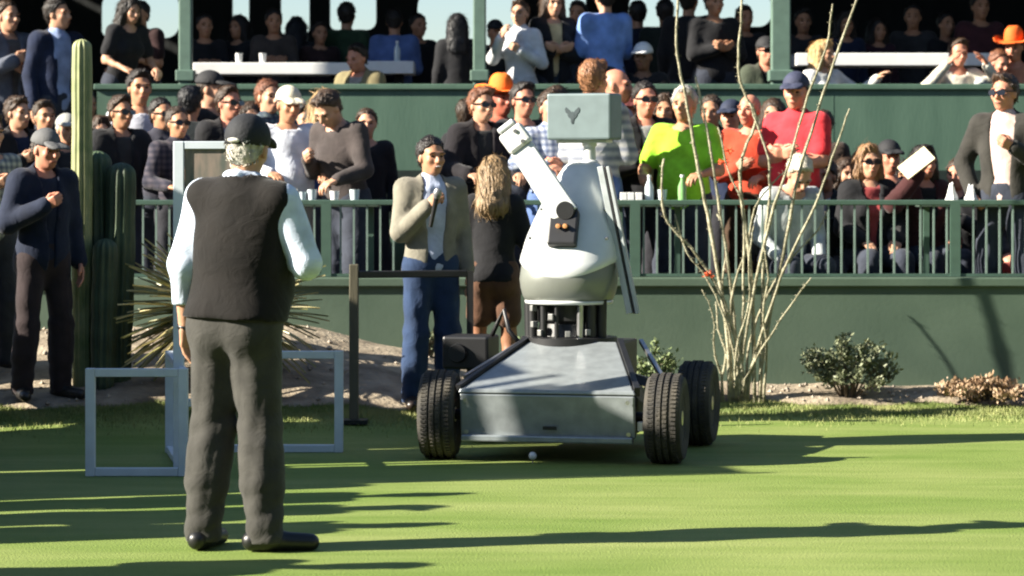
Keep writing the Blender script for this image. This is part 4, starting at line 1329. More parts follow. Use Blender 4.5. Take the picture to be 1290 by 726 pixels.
fl = mat('ocotillo_flower', (0.62, 0.10, 0.03), 0.6, var=0.2)
for a, b in ((912, 205), (893, 347), (918, 190)):
    q = px(a, b, 192) - oc.location
    g = MB()
    for k in range(16):
        d = Vector((rng.uniform(-1, 1), rng.uniform(-1, 1), rng.uniform(-0.4, 1))).normalized()
        g.tube([q + d * 0.008, q + d * rng.uniform(0.03, 0.05)], [0.007, 0.003], 4)
    g.build('flower', fl, oc)
tag(oc, 'tall ocotillo with bare thorny canes fanning up from the bed', 'plant')

def shrub(name, cx, cy, s, rx, rz, n, m, label, leaf=0.03, upright=0.0, seed=1, cat='shrub'):
    """woody stems carrying many separate small leaves"""
    rng = random.Random(seed)
    c = px(cx, cy, s)
    t = empty(name, (c.x, c.y, gz(c.x, c.y)))
    st_ = MB(); lf = MB()
    twigs = []
    for k in range(int(26 + rx * 30)):
        a = rng.uniform(0, 6.283); rr = rx * math.sqrt(rng.random()); h = rz * rng.uniform(0.45, 1.05) * (1 - 0.45 * (rr / rx) ** 2)
        tip = Vector((rr * math.cos(a), rr * math.sin(a) * 0.7, h))
        mid = Vector((tip.x * 0.45, tip.y * 0.45, h * 0.6))
        st_.tube([(tip.x * 0.1, tip.y * 0.1, -0.02), mid, tip], [0.008, 0.005, 0.002], 4)
        twigs.append((mid, tip))
    for i in range(n):
        mid, tip = rng.choice(twigs)
        p = mid.lerp(tip, rng.random() ** 0.7) + Vector((rng.gauss(0, 0.018), rng.gauss(0, 0.018), rng.gauss(0, 0.018)))
        d = Vector((rng.gauss(0, 1), rng.gauss(0, 1), rng.gauss(upright, 0.7))).normalized()
        u = d.cross(Vector((rng.gauss(0, 1), rng.gauss(0, 1), rng.gauss(0, 1)))).normalized()
        L = leaf * rng.uniform(0.6, 1.3); w_ = L * 0.28
        k = len(lf.v)
        lf.v += [tuple(p), tuple(p + d * L * 0.5 + u * w_), tuple(p + d * L), tuple(p + d * L * 0.5 - u * w_)]
        lf.f.append((k, k + 1, k + 2, k + 3))
    st_.build('stem', mat('twig', (0.12, 0.09, 0.06), 0.8), t)
    me = bpy.data.meshes.new('foliage'); me.from_pydata(lf.v, [], lf.f); me.materials.append(m); link('foliage', me, t)
    tag(t, label, cat)
grey_green = leafy('grey_green_leaf', (0.095, 0.115, 0.055), (0.21, 0.225, 0.13))
shrub('desert_shrub', 1068, 510, 190, 0.34, 0.44, 3600, grey_green, 'rounded grey green shrub against the low wall right of the ocotillo', 0.034, 0.8, 3)
shrub('desert_shrub', 822, 470, 192, 0.19, 0.42, 1500, leafy('leaf_b', (0.07, 0.11, 0.04), (0.18, 0.22, 0.09)), 'small leafy shrub showing behind the robot beside the ocotillo', 0.034, 0.7, 5)
shrub('dry_plant', 1240, 518, 191, 0.36, 0.17, 2600, leafy('dry_leaf', (0.22, 0.13, 0.07), (0.40, 0.28, 0.17)), 'low clump of dry reddish brown growth at the foot of the wall', 0.035, 1.6, 7, 'plant')
shrub('dry_plant', 1330, 522, 193, 0.20, 0.15, 900, leafy('dry_leaf', (0.22, 0.13, 0.07), (0.40, 0.28, 0.17)), 'short dry brown tuft beyond the longer brown clump', 0.035, 1.6, 8, 'plant')
shrub('desert_shrub', 540, 470, 188, 0.16, 0.2, 500, grey_green, 'little dark shrub on the bank behind the presenter', 0.03, 0.6, 9)
shrub('desert_shrub', 668, 470, 192, 0.16, 0.36, 900, leafy('leaf_b', (0.07, 0.11, 0.04), (0.18, 0.22, 0.09)), 'small shrub beside the blonde woman behind the robot hood', 0.03, 0.7, 10)

# yucca: separate long leaves
c = px(277, 420, 203)
yu = empty('yucca', (c.x, c.y, gz(c.x, c.y)))
lm = MB()
prof = [(0.0, 0.016), (0.15, 0.020), (0.5, 0.017), (0.8, 0.010), (1.0, 0.001)]
vs_ = []; fs_ = []
for i, (u, w_) in enumerate(prof):
    sag = -0.10 * u * u
    vs_ += [(-w_, u * 0.62, sag + 0.006), (0, u * 0.62, sag - 0.003), (w_, u * 0.62, sag + 0.006)]
for i in range(len(prof) - 1):
    for k in range(2):
        fs_.append((i * 3 + k, i * 3 + k + 1, i * 3 + k + 4, i * 3 + k + 3))
mats_y = [mat('yucca_leaf_a', (0.5, 0.42, 0.2), 0.45, noise=((0.38, 0.33, 0.13), (0.62, 0.54, 0.30)), nscale=4),
          mat('yucca_leaf_b', (0.24, 0.24, 0.09), 0.45, noise=((0.15, 0.17, 0.05), (0.36, 0.33, 0.14)), nscale=4)]
lme = []
for m_ in mats_y:
    me = bpy.data.meshes.new('leaf'); me.from_pydata(vs_, [], fs_); me.materials.append(m_); lme.append(me)
rng = random.Random(31)
MB().tube([(0, 0, -0.03), (0.01, 0, 0.25), (0, 0, 0.5)], [0.09, 0.10, 0.06], 10).build('trunk', mat('yucca_trunk', (0.16, 0.11, 0.06), 0.9, bump=0.6, bscale=20), yu, smooth=True)
for k in range(280):
    az = rng.uniform(0, 2 * math.pi); el = rng.uniform(-0.7, 1.2)
    o = link('leaf', lme[0 if rng.random() < 0.55 else 1], yu, (0.05 * math.sin(-az), 0.05 * math.cos(az), 0.40 + 0.1 * rng.random()), (el, rng.uniform(-0.5, 0.5), az))
    s_ = rng.uniform(0.72, 1.06); o.scale = (1, s_, s_)
tag(yu, 'spiky yucca rosette with long pale leaves behind the vest man', 'plant')

# columnar cactus: ribbed stems
def cactus_stem(parent, x, y, z0, z1, r, m, lean=(0, 0), ribs=11):
    g = MB(); rings = []
    n = ribs * 4
    H_ = z1 - z0
    zs = [z0 + (H_ - r * 0.9) * i / 16 for i in range(17)] + [z1 - r * 0.9 * (1 - math.sin(t)) for t in (0.3, 0.6, 0.9, 1.2, 1.4, 1.55)]
    for i, z in enumerate(zs):
        u = (z - z0) / H_
        top_ = max(0, (z - (z1 - r * 0.9)) / (r * 0.9))
        rr = r * (0.86 + 0.14 * math.sin(u * 2.6) + 0.03 * math.sin(u * 23)) * math.sqrt(max(0.01, 1 - top_ ** 2.2))
        ring_ = []
        for k in range(n):
            a = 2 * math.pi * k / n
            q = rr * (1 + 0.13 * math.cos(ribs * a))
            ring_.append((x + lean[0] * u + q * math.cos(a), y + lean[1] * u + q * math.sin(a), z))
        rings.append(ring_)
    g.loft(rings)
    return g.build('stem', m, parent, smooth=True)
c = px(112, 430, 203)
cc = empty('columnar_cactus', (c.x, c.y, gz(c.x, c.y)))
cg = mat('cactus_skin', (0.22, 0.25, 0.11), 0.6, noise=((0.15, 0.19, 0.07), (0.36, 0.36, 0.18)), nscale=5)
cd = mat('cactus_skin_dark', (0.045, 0.07, 0.035), 0.6, var=0.3, nscale=6)
zb = cc.location.z
zt = lambda yy: CAMZ - (yy - HZ) / 203 - zb
cactus_stem(cc, -0.035, -0.05, -0.03, zt(50), 0.058, cg, (0.0, 0))
cactus_stem(cc, 0.06, 0.08, -0.03, zt(190), 0.085, cd, (-0.02, 0))
cactus_stem(cc, 0.17, 0.02, -0.03, zt(205), 0.085, cd, (0.03, 0))
cactus_stem(cc, 0.10, -0.12, -0.03, zt(300), 0.07, cd, (0.02, 0))
tag(cc, 'columnar cactus with one tall pale stem and shorter dark stems', 'cactus')

# ------------------------------------------------------------------ people
FAIR = (0.50, 0.27, 0.17); TAN = (0.42, 0.21, 0.12); RED = (0.50, 0.22, 0.14); BRN = (0.22, 0.11, 0.06)
BLACK = (0.012, 0.012, 0.014); NAVY = (0.010, 0.016, 0.040); CHAR = (0.03, 0.03, 0.032); WHITE = (0.75, 0.75, 0.74)
BLOND = (0.34, 0.22, 0.10); GREY = (0.42, 0.40, 0.36); BROWN = (0.045, 0.025, 0.014); DARKH = (0.015, 0.011, 0.009); AUBURN = (0.15, 0.055, 0.025)

def chair(x, y, floor, seat, rot, label):
    t = empty('folding_chair', (x, y, floor), rot)
    m = mat('chair_black', (0.015, 0.017, 0.016), 0.5)
    MB().box((0, 0.02, seat - 0.02), (0.42, 0.42, 0.04)).build('seat', m, t, bevel=0.008)
    MB().box((0, 0.25, seat + 0.30), (0.42, 0.03, 0.22)).build('backrest', m, t, bevel=0.008)
    for sx in (-1, 1):
        MB().bar((sx * 0.19, -0.16, 0), (sx * 0.19, -0.16, seat - 0.04), 0.025).build('leg', m, t)
        MB().bar((sx * 0.19, 0.24, 0), (sx * 0.19, 0.25, seat + 0.40), 0.025).build('leg', m, t)
    tag(t, label, 'chair', 'dark chairs on the terraces')

def P(label, xp, ytop, s, floor, seated=False, hatx=0.0, chair_l=None, st=None, **kw):
    q = px(xp, ytop, s)
    top = q.z - floor - hatx
    kw.setdefault('vox', 0.0222)
    if seated:
        stature = st or 1.72
        sc = stature / 1.78
        # vertical reach from hip to crown, shortened by leaning and nodding
        reach = (1.78 - 0.93) * sc * math.cos(kw.get('lean', 0) * 0.8)
        hip = top - reach
        hip = max(0.40, min(0.95, hip))
        p = person(label, q.x, floor, q.y, stature, sit=hip, **kw)
        chair(q.x, q.y, floor, hip - 0.125 * sc, kw.get('rot', 0), chair_l or ('dark chair under the ' + label))
        return p
    top = st or max(1.45, min(1.98, top))
    return person(label, q.x, floor, q.y, top, **kw)

# ---- the man with the vest, seen from behind
vest_legs = (((-0.10, -0.03, 0.50), (-0.135, -0.0, 0.075), (-0.27, -0.085, 0.075)),
             ((0.115, -0.02, 0.50), (0.14, 0.03, 0.075), (0.155, -0.13, 0.075)))
man = person('older man in black vest and cap with his back turned, watching the robot', (297 - 645) / 310.0, 0.0, F / 310.0, 1.745,
       rot=R(180 - 22), build=1.13, belly=0.7, arms=('fold', 'down'),
       head=(R(8), R(4), 0), lean=R(3), side=R(-2.5), hair='short', hair_c=(0.40, 0.38, 0.32), hat='capback', hat_c=(0.010, 0.011, 0.014), top='vest', top_c=(0.0075, 0.006, 0.005),
       sleeve_c=(0.56, 0.64, 0.76), bottom_c=(0.045, 0.043, 0.038), shoe_c=(0.010, 0.010, 0.010), skin_c=FAIR, vox=0.0105, face=True,
       legs=vest_legs, watch=1, fold=0.0028, group='people by the robot')
hp_ = HANDPOS[man.name]

# ---- presenter and woman beside the robot
def on_ground(xp, s): 
    q = px(xp, 0, s); return gz(q.x, q.y) + 0.02
mic = P('smiling presenter in grey blazer and jeans holding a microphone', 543, 170, 206, on_ground(543, 206), rot=R(18), arms=('mic', 'down'), head=(R(8), 0, 0),
        hair='short', hair_c=DARKH, top='blazer', top_c=(0.20, 0.185, 0.145), inner_c=(0.42, 0.47, 0.60), bottom_c=(0.020, 0.038, 0.085), smile=True, skin_c=TAN,
        shoe_c=(0.03, 0.02, 0.015), vox=0.016, group='people by the robot', build=1.02, st=1.64)
h = HANDPOS[mic.name][0]
t = empty('microphone', h + Vector((0.035, -0.06, -0.03)))
t.rotation_euler = (R(12), R(12), 0)
MB().lathe([(0.001, -0.10), (0.012, -0.10), (0.016, 0.07), (0.018, 0.08), (0.001, 0.08)], 14).build('handle', dark, t, smooth=True, auto=40)
MB().lathe([(0.001, 0.08), (0.018, 0.08), (0.026, 0.10), (0.026, 0.12), (0.018, 0.138), (0.001, 0.142)], 14).build('grille', mat('mic_grille', (0.30, 0.30, 0.30), 0.4, 0.6), t, smooth=True, auto=40)
tag(t, 'handheld microphone in the hand of the presenter', 'microphone')
P('woman with long blonde hair facing away, black top and brown shorts', 622, 204, 202, on_ground(622, 202), rot=R(175), female=True, hair='long', hair_c=(0.23, 0.15, 0.075), st=1.56,
  head=(0, R(14), 0), top='shirt', top_c=BLACK, bottom='shorts', bottom_c=(0.10, 0.05, 0.03), arms=('chest', 'chest'), skin_c=(0.26, 0.12, 0.065), vox=0.017, face=False,
  shoe_c=(0.5, 0.5, 0.5), group='people by the robot')
P('photographer in navy jacket and grey cap on the sand by the cactus', 55, 165, 207, on_ground(55, 207), rot=R(35), hat='cap', hat_c=(0.10, 0.10, 0.10), hatx=0.01, top='jacket',
  top_c=(0.012, 0.017, 0.035), inner_c=(0.015, 0.02, 0.04), bottom_c=(0.030, 0.021, 0.022), arms=('chest', 'down'), head=(R(10), R(8), 0), skin_c=RED, vox=0.018, group='people by the robot')
P('person in a pale patterned top on the sand beyond the navy photographer', -12, 182, 200, on_ground(-12, 200), rot=R(40), top='shirt', pat='plaid', top_c=(0.50, 0.50, 0.40), skin_c=FAIR, st=1.6,
  arms=('chest', 'down'), group='people by the robot')

# ---- lower terrace, standing
D = DECK
P('man with brown hair in black jacket at the far end of the railing', 22, 125, 170, D, rot=R(40), top='jacket', top_c=BLACK, inner_c=NAVY, skin_c=FAIR, hair_c=BROWN, arms=('chest', 'rail'), head=(R(10), 0, 0))
P('white haired man in a pale cap between the cactus and navy photographer', 84, 152, 168, D, rot=R(30), hair_c=GREY, top='shirt', top_c=CHAR, hat='cap', hat_c=(0.3, 0.3, 0.28), st=1.55)
P('man in black leather jacket and dark shades beside the cactus', 152, 124, 172, D, rot=R(28), glasses=True, top='jacket', top_c=BLACK, inner_c=(0.03, 0.03, 0.03), hair_c=BROWN, arms=('rail', 'rail'), skin_c=TAN, head=(R(12), 0, 0))
P('man in dark grey sweater and dark shades next to the leather jacket', 203, 127, 169, D, rot=R(20), glasses=True, top='collared', top_c=(0.035, 0.035, 0.05), hair_c=DARKH, arms=('cross', 'cross'), skin_c=TAN, head=(R(18), 0, 0))
P('person in white top between the two men in dark shades', 176, 92, 160, D, rot=R(20), hair_c=DARKH, top='shirt', top_c=(0.5, 0.5, 0.55), skin_c=TAN, arms=('down', 'down'))
P('broad man in plain black coat turning his back to the railing', 240, 112, 163, D, rot=R(165), top='shirt', top_c=(0.008, 0.012, 0.014), hair_c=BLACK, build=1.15, arms=('cross', 'cross'), face=False)
P('man in dark brimmed cap in profile behind the sign frame', 265, 94, 158, D, rot=R(75), hat='cap', hat_c=BLACK, top='shirt', top_c=BLACK, skin_c=FAIR)
P('man in dark shades and black jacket just above the sign frame', 288, 112, 166, D, rot=R(25), glasses=True, top='jacket', top_c=BLACK, inner_c=(0.3, 0.32, 0.35), skin_c=RED, hair_c=BROWN, head=(R(15), 0, 0))
P('auburn haired man in slate checked shirt half hidden by the white shirted man', 338, 104, 164, D, rot=R(25), top='collared', pat='plaid', top_c=(0.10, 0.13, 0.14), skin_c=FAIR, hair_c=AUBURN, head=(R(10), 0, 0))
P('big man in bright white shirt and cream cap at the railing', 362, 111, 176, D, rot=R(20), hat='cap', hat_c=(0.62, 0.56, 0.42), top='shirt', top_c=(0.70, 0.73, 0.80), skin_c=TAN, arms=('rail', 'rail'), build=1.15, belly=0.4, bottom_c=(0.3, 0.28, 0.22), head=(R(5), R(8), 0), hatx=0.01)
P('blonde woman in blue cardigan behind the man in brown sweater', 410, 116, 170, D, rot=R(20), female=True, hair='wavy', hair_c=BLOND, top='shirt', top_c=(0.03, 0.05, 0.16), skin_c=FAIR, head=(R(20), R(6), 0), arms=('rail', 'rail'))
P('man in dark brown sweater looking down at his hands by the railing', 436, 122, 178, D, rot=R(-38), top='shirt', top_c=(0.05, 0.04, 0.038), skin_c=FAIR, hair_c=BROWN, arms=('chest', 'rail'), head=(0, R(32), 0), lean=R(10), st=1.74, build=1.08)
P('auburn haired man with dark glasses in black jacket behind the blonde woman', 606, 114, 176, D, rot=R(20), top='jacket', top_c=(0.010, 0.008, 0.010), inner_c=(0.02, 0.02, 0.02), hair_c=AUBURN, glasses=True, skin_c=FAIR, arms=('rail', 'rail'), head=(R(12), 0, 0))
P('person wearing a tall orange foam cowboy hat in the standing crowd', 631, 92, 163, D, hatx=0.09, rot=R(20), hat='cowboy', hat_c=(0.80, 0.17, 0.012), top='shirt', top_c=(0.05, 0.02, 0.02), skin_c=(0.35, 0.10, 0.06), head=(R(10), 0, 0))
P('man in dark shades in black top right of the orange hat', 659, 108, 167, D, rot=R(25), glasses=True, top='shirt', top_c=BLACK, skin_c=RED, hair_c=DARKH)
P('tall auburn haired man in white shirt behind the robot head', 748, 80, 181, D, rot=R(150), top='collared', pat='stripe', top_c=(0.40, 0.40, 0.39), hair_c=(0.24, 0.11, 0.05), bottom_c=(0.05, 0.09, 0.2), skin_c=RED, face=False, arms=('cross', 'cross'), build=1.1)
P('person in white plaid shirt with an elbow out left of the robot head', 694, 118, 178, D, rot=R(20), top='collared', pat='plaid', top_c=(0.60, 0.64, 0.70), hair_c=BROWN, skin_c=RED, bottom_c=(0.08, 0.13, 0.28), arms=(((0.13, -0.10, -0.20), (-0.03, -0.26, -0.22), (0, 0.5, -1), 0.55), 'cross'))
P('bald man in profile just above the robot head', 776, 88, 173, D, rot=R(70), hair='bald', top='collared', top_c=(0.35, 0.37, 0.40), skin_c=RED, build=1.05)
P('man in dark shades and black zip jacket right of the robot head', 813, 107, 174, D, rot=R(15), glasses=True, top='jacket', top_c=BLACK, inner_c=(0.35, 0.35, 0.33), hair_c=DARKH, skin_c=RED, arms=('cross', 'cross'))
P('big man in lime green shirt standing behind the ocotillo', 862, 113, 178, D, rot=R(-20), top='shirt', sleeves='short', top_c=(0.30, 0.66, 0.035), hair_c=GREY, skin_c=TAN, build=1.15, belly=0.5, arms=('rail', 'rail'))
P('bald man in orange red shirt right of the lime shirt', 945, 120, 174, D, rot=R(-25), hair='bald', top='shirt', top_c=(0.42, 0.05, 0.022), skin_c=RED, build=1.12, arms=('cross', 'rail'), head=(R(-10), 0, 0), bottom_c=BROWN)
P('man in red polo and dark cap with crossed arms behind the ocotillo', 1003, 93, 177, D, rot=R(-30), hat='cap', hat_c=(0.03, 0.035, 0.07), hatx=0.015, top='polo', top_c=(0.62, 0.035, 0.045), skin_c=RED, arms=('cross', 'cross'), build=1.05, belly=0.3, head=(R(10), R(4), 0))
P('man in dark blazer over pale pink shirt at the end of the railing', 1266, 97, 183, D, rot=R(-22), top='blazer', top_c=(0.030, 0.028, 0.024), inner_c=(0.66, 0.48, 0.42), hair_c=BROWN, skin_c=RED, arms=('pocket', 'chest'), glasses=True, head=(R(-15), 0, 0))
P('man in charcoal tee shirt behind the big man in white', 384, 124, 158, D, rot=R(20), top='shirt', top_c=CHAR, hair_c=DARKH, skin_c=FAIR, st=1.65)

EXTRA = [
    ('man in black coat with dark hair left of the cactus on the terrace', 56, 130, 165, dict(top='jacket', top_c=BLACK, rot=R(30), skin_c=TAN)),
    ('woman with brown hair and grey top right of the cactus', 126, 150, 163, dict(female=True, hair='wavy', hair_c=BROWN, top='jacket', top_c=CHAR, inner_c=(0.3, 0.3, 0.32), rot=R(25), skin_c=FAIR)),
    ('man in dark checked shirt between the sign frame and cactus', 224, 138, 174, dict(top='collared', pat='plaid', top_c=(0.06, 0.05, 0.06), rot=R(30), glasses=True, skin_c=TAN, arms=('rail', 'cross'))),
    ('woman with brown hair in charcoal top behind the man in black shades', 316, 132, 161, dict(female=True, hair='long', hair_c=BROWN, top_c=CHAR, rot=R(15), skin_c=FAIR)),
    ('person in dark green top peering past the blonde woman', 396, 140, 161, dict(top_c=(0.02, 0.04, 0.03), rot=R(10), skin_c=TAN)),
    ('man in plain black top behind the man in brown sweater', 462, 140, 160, dict(top_c=BLACK, rot=R(5), skin_c=FAIR, hair_c=BROWN)),
    ('dark haired woman in black behind the raised robot arm', 702, 112, 163, dict(female=True, hair='long', top_c=BLACK, rot=R(20), skin_c=TAN)),
    ('man in dark red cap and black top behind the robot shoulder', 792, 122, 161, dict(hat='cap', hat_c=(0.10, 0.015, 0.012), top_c=BLACK, rot=R(5), skin_c=RED)),
    ('woman in black with brown hair between black zip jacket and lime shirt', 838, 122, 163, dict(female=True, hair='wavy', hair_c=BROWN, top_c=BLACK, rot=R(-10), skin_c=TAN)),
    ('man in dark jacket just right of the lime shirt', 896, 124, 163, dict(top='jacket', top_c=BLACK, inner_c=CHAR, rot=R(-15), skin_c=TAN)),
    ('man in navy cap between lime shirt and orange red shirt', 921, 130, 167, dict(hat='cap', hat_c=NAVY, top_c=NAVY, rot=R(-20), skin_c=RED)),
    ('woman in black coat between orange red shirt and red polo', 974, 128, 165, dict(female=True, hair='long', hair_c=BROWN, top_c=BLACK, rot=R(-15), skin_c=FAIR)),
    ('man in dark brown shirt right of the red polo', 1036, 148, 162, dict(top_c=(0.03, 0.02, 0.015), rot=R(-25), skin_c=TAN, st=1.6)),
    ('man in black top turned away behind the presenter', 590, 128, 161, dict(top_c=BLACK, rot=R(150), face=False, skin_c=FAIR)),
]
for (lab, xp, yt, s, kw) in EXTRA:
    P(lab, xp, yt, s, D, vox=0.024, bottom_c=(0.02, 0.02, 0.025), **kw)

# ---- lower terrace, seated
P('seated woman with long fair hair and dark shades in black coat', 1094, 186, 178, D, seated=True, rot=R(12), female=True, hair='long', hair_c=(0.24, 0.13, 0.06), glasses=True, top='jacket', top_c=BLACK, inner_c=(0.3, 0.05, 0.05), skin_c=FAIR, arms=('lap', 'lap'), st=1.66)
P('seated man in black cap behind the seated fair haired woman', 1120, 181, 168, D, seated=True, rot=R(10), hat='cap', hat_c=BLACK, top='shirt', top_c=BLACK, skin_c=RED, arms=('lap', 'lap'))
vis = P('seated woman with dark hair shading her face with a paper', 1164, 187, 177, D, seated=True, rot=R(18), female=True, hair='long', hair_c=DARKH, top='jacket', top_c=(0.05, 0.015, 0.015), inner_c=BLACK, skin_c=RED, arms=('brow', 'lap'), st=1.66)
h = HANDPOS[vis.name][0]
Mv = Matrix.Rotation(R(-35), 4, 'Y')
pp = MB().box((0, 0, 0), (0.24, 0.14, 0.010), Matrix.Rotation(R(-38), 3, 'Y') @ Matrix.Rotation(R(50), 3, 'X')).build('folded_paper', mat('cream_paper', (0.68, 0.60, 0.38), 0.7), None, h + Vector((-0.02, -0.055, 0.075)), bevel=0.003)
tag(pp, 'folded cream paper held up as a sun shade by the seated woman', 'paper')
P('seated person in pale grey shirt bent forward behind the ocotillo canes', 986, 192, 180, D, seated=True, rot=R(20), top='shirt', top_c=(0.42, 0.45, 0.45), hair_c=(0.5, 0.46, 0.36), skin_c=FAIR, lean=R(18), head=(0, R(25), 0), arms=('lap', 'lap'))
P('seated man in dark jacket with grey jeans low behind the railing', 1040, 205, 172, D, seated=True, rot=R(-30), top='jacket', top_c=(0.02, 0.03, 0.03), hair_c=BROWN, skin_c=TAN, arms=('lap', 'lap'), bottom_c=(0.1, 0.1, 0.11), st=1.6)
P('seated person in black fleece below the man in dark blazer', 1302, 200, 176, D, seated=True, rot=R(-20), top='shirt', top_c=(0.02, 0.02, 0.022), hair_c=BROWN, skin_c=RED, arms=('lap', 'lap'), bottom_c=(0.25, 0.03, 0.02))

P('seated woman in dark plum coat between black cap and paper shade', 1142, 206, 165, D, seated=True, rot=R(-15), female=True, hair='wavy', hair_c=DARKH, top='jacket', top_c=(0.02, 0.010, 0.014), inner_c=BLACK, skin_c=TAN, arms=('lap', 'lap'), st=1.6)
P('seated man in black jacket behind the crumpled napkins', 1206, 204, 167, D, seated=True, rot=R(-25), top='jacket', top_c=BLACK, inner_c=CHAR, hair_c=BROWN, skin_c=RED, arms=('lap', 'chest'), bottom_c=(0.02, 0.02, 0.02), st=1.6)
P('seated woman in charcoal knit low beside the ocotillo canes', 1066, 203, 167, D, seated=True, rot=R(15), female=True, hair='long', hair_c=BROWN, top='shirt', top_c=CHAR, skin_c=FAIR, arms=('lap', 'lap'), bottom_c=BLACK, st=1.6)

# ---- stair and upper terrace
def stair_z(s):
    i = int((F / s - W2Y + 0.41) / 0.43)
    return DECK + (UP - DECK) * (max(0, min(5, i)) + 1) / 6
sA, sB = 140.0, 137.5
P('tall man in navy suit over pale blue shirt on the steps', 72, -2, 140, stair_z(140), rot=R(40), top='blazer', top_c=NAVY, inner_c=(0.25, 0.32, 0.50), hair_c=DARKH, skin_c=FAIR, arms=('down', 'down'), head=(R(25), 0, 0))
P('man in grey jacket standing highest on the steps', 10, 2, 138, stair_z(138), rot=R(45), top='jacket', top_c=(0.10, 0.11, 0.14), inner_c=(0.1, 0.1, 0.1), hair_c=BROWN, skin_c=FAIR, arms=('chest', 'cross'))
P('person in black on the lower steps behind the cactus', 110, 60, 146, stair_z(146), rot=R(30), top='shirt', top_c=BLACK, hair_c=BLACK, skin_c=TAN, st=1.65)
P('dark haired woman with bare arms leaning on the terrace wall', 152, 18, 141, UP, rot=R(40), female=True, hair='wavy', hair_c=DARKH, top='shirt', sleeves='short', top_c=BLACK, skin_c=FAIR, arms=('rail', 'rail'), lean=R(14), st=1.64)
P('man in dark maroon shirt beside the woman with bare arms', 181, 14, 138, UP, rot=R(-20), top='shirt', sleeves='short', top_c=(0.03, 0.014, 0.014), hair_c=DARKH, skin_c=TAN, arms=('rail', 'cross'), lean=R(6), st=1.62)
P('man in tan jacket sitting at the edge of the upper terrace', 453, 60, 139.8, UP, seated=True, rot=R(-25), top='jacket', top_c=(0.20, 0.17, 0.09), inner_c=(0.3, 0.28, 0.25), hair_c=DARKH, skin_c=RED, arms=('lap', 'lap'), head=(R(-10), R(15), 0))
P('woman in white jacket lifting one hand on the upper terrace', 655, 4, 141, UP, rot=R(-20), female=True, hair='short', hair_c=BROWN, top='collared', top_c=(0.55, 0.56, 0.58), skin_c=FAIR, arms=('phone', 'chest'), bottom_c=(0.45, 0.45, 0.45))
P('woman in black jacket over tan top on the upper terrace', 697, -10, 140, UP, rot=R(15), female=True, hair='long', hair_c=BROWN, top='jacket', top_c=BLACK, inner_c=(0.55, 0.42, 0.22), skin_c=FAIR, arms=('cross', 'cross'))
P('broad man in light blue shirt with his back turned on the terrace', 762, -18, 140, UP, rot=R(200), top='shirt', top_c=(0.16, 0.27, 0.58), hair_c=DARKH, skin_c=FAIR, arms=('cross', 'cross'), build=1.12, face=False)
P('older fair haired woman with lit face on the upper terrace', 756, 47, 139.8, UP, seated=True, rot=R(20), female=True, hair='wavy', hair_c=(0.38, 0.27, 0.16), top='shirt', top_c=BLACK, skin_c=RED, arms=('lap', 'lap'))
P('person in black with white cap at terrace wall', 810, 62, 139.8, UP, seated=True, rot=R(-15), top='shirt', top_c=BLACK, hair_c=BLACK, skin_c=BRN, arms=('rail', 'rail'), hat='cap', hat_c=(0.7, 0.7, 0.7))
P('man in dark cap and shades in olive jacket by wide post', 965, 50, 139.8, UP, seated=True, rot=R(15), hat='cap', hat_c=BLACK, glasses=True, top='jacket', top_c=(0.05, 0.06, 0.04), inner_c=BLACK, skin_c=RED, arms=('lap', 'lap'))
P('woman with long blonde hair in white top at terrace wall', 1037, 54, 139.8, UP, seated=True, rot=R(30), female=True, hair='long', hair_c=(0.46, 0.30, 0.13), top='shirt', top_c=(0.70, 0.70, 0.68), skin_c=FAIR, arms=('lap', 'side'), head=(R(20), 0, 0), st=1.66)
P('person in white top lifting an arm to shade the eyes', 1203, 52, 139.8, UP, seated=True, rot=R(10), hair_c=BROWN, top='shirt', top_c=(0.62, 0.58, 0.48), skin_c=RED, arms=('brow', 'brow'), lean=R(8))
P('person in grey top bending beside the orange hat on the terrace', 1244, 66, 139.8, UP, seated=True, rot=R(30), hair_c=AUBURN, top='shirt', top_c=(0.3, 0.31, 0.3), skin_c=RED, lean=R(14), arms=('lap', 'lap'), st=1.62)
P('person in wide orange cowboy hat leaning over the upper terrace wall', 1279, 30, 139.8, UP, seated=True, hatx=0.10, rot=R(-10), hat='cowboy', hat_c=(0.72, 0.12, 0.010), top='shirt', top_c=(0.45, 0.2, 0.12), skin_c=RED, arms=('lap', 'lap'), head=(R(-15), R(10), 0))
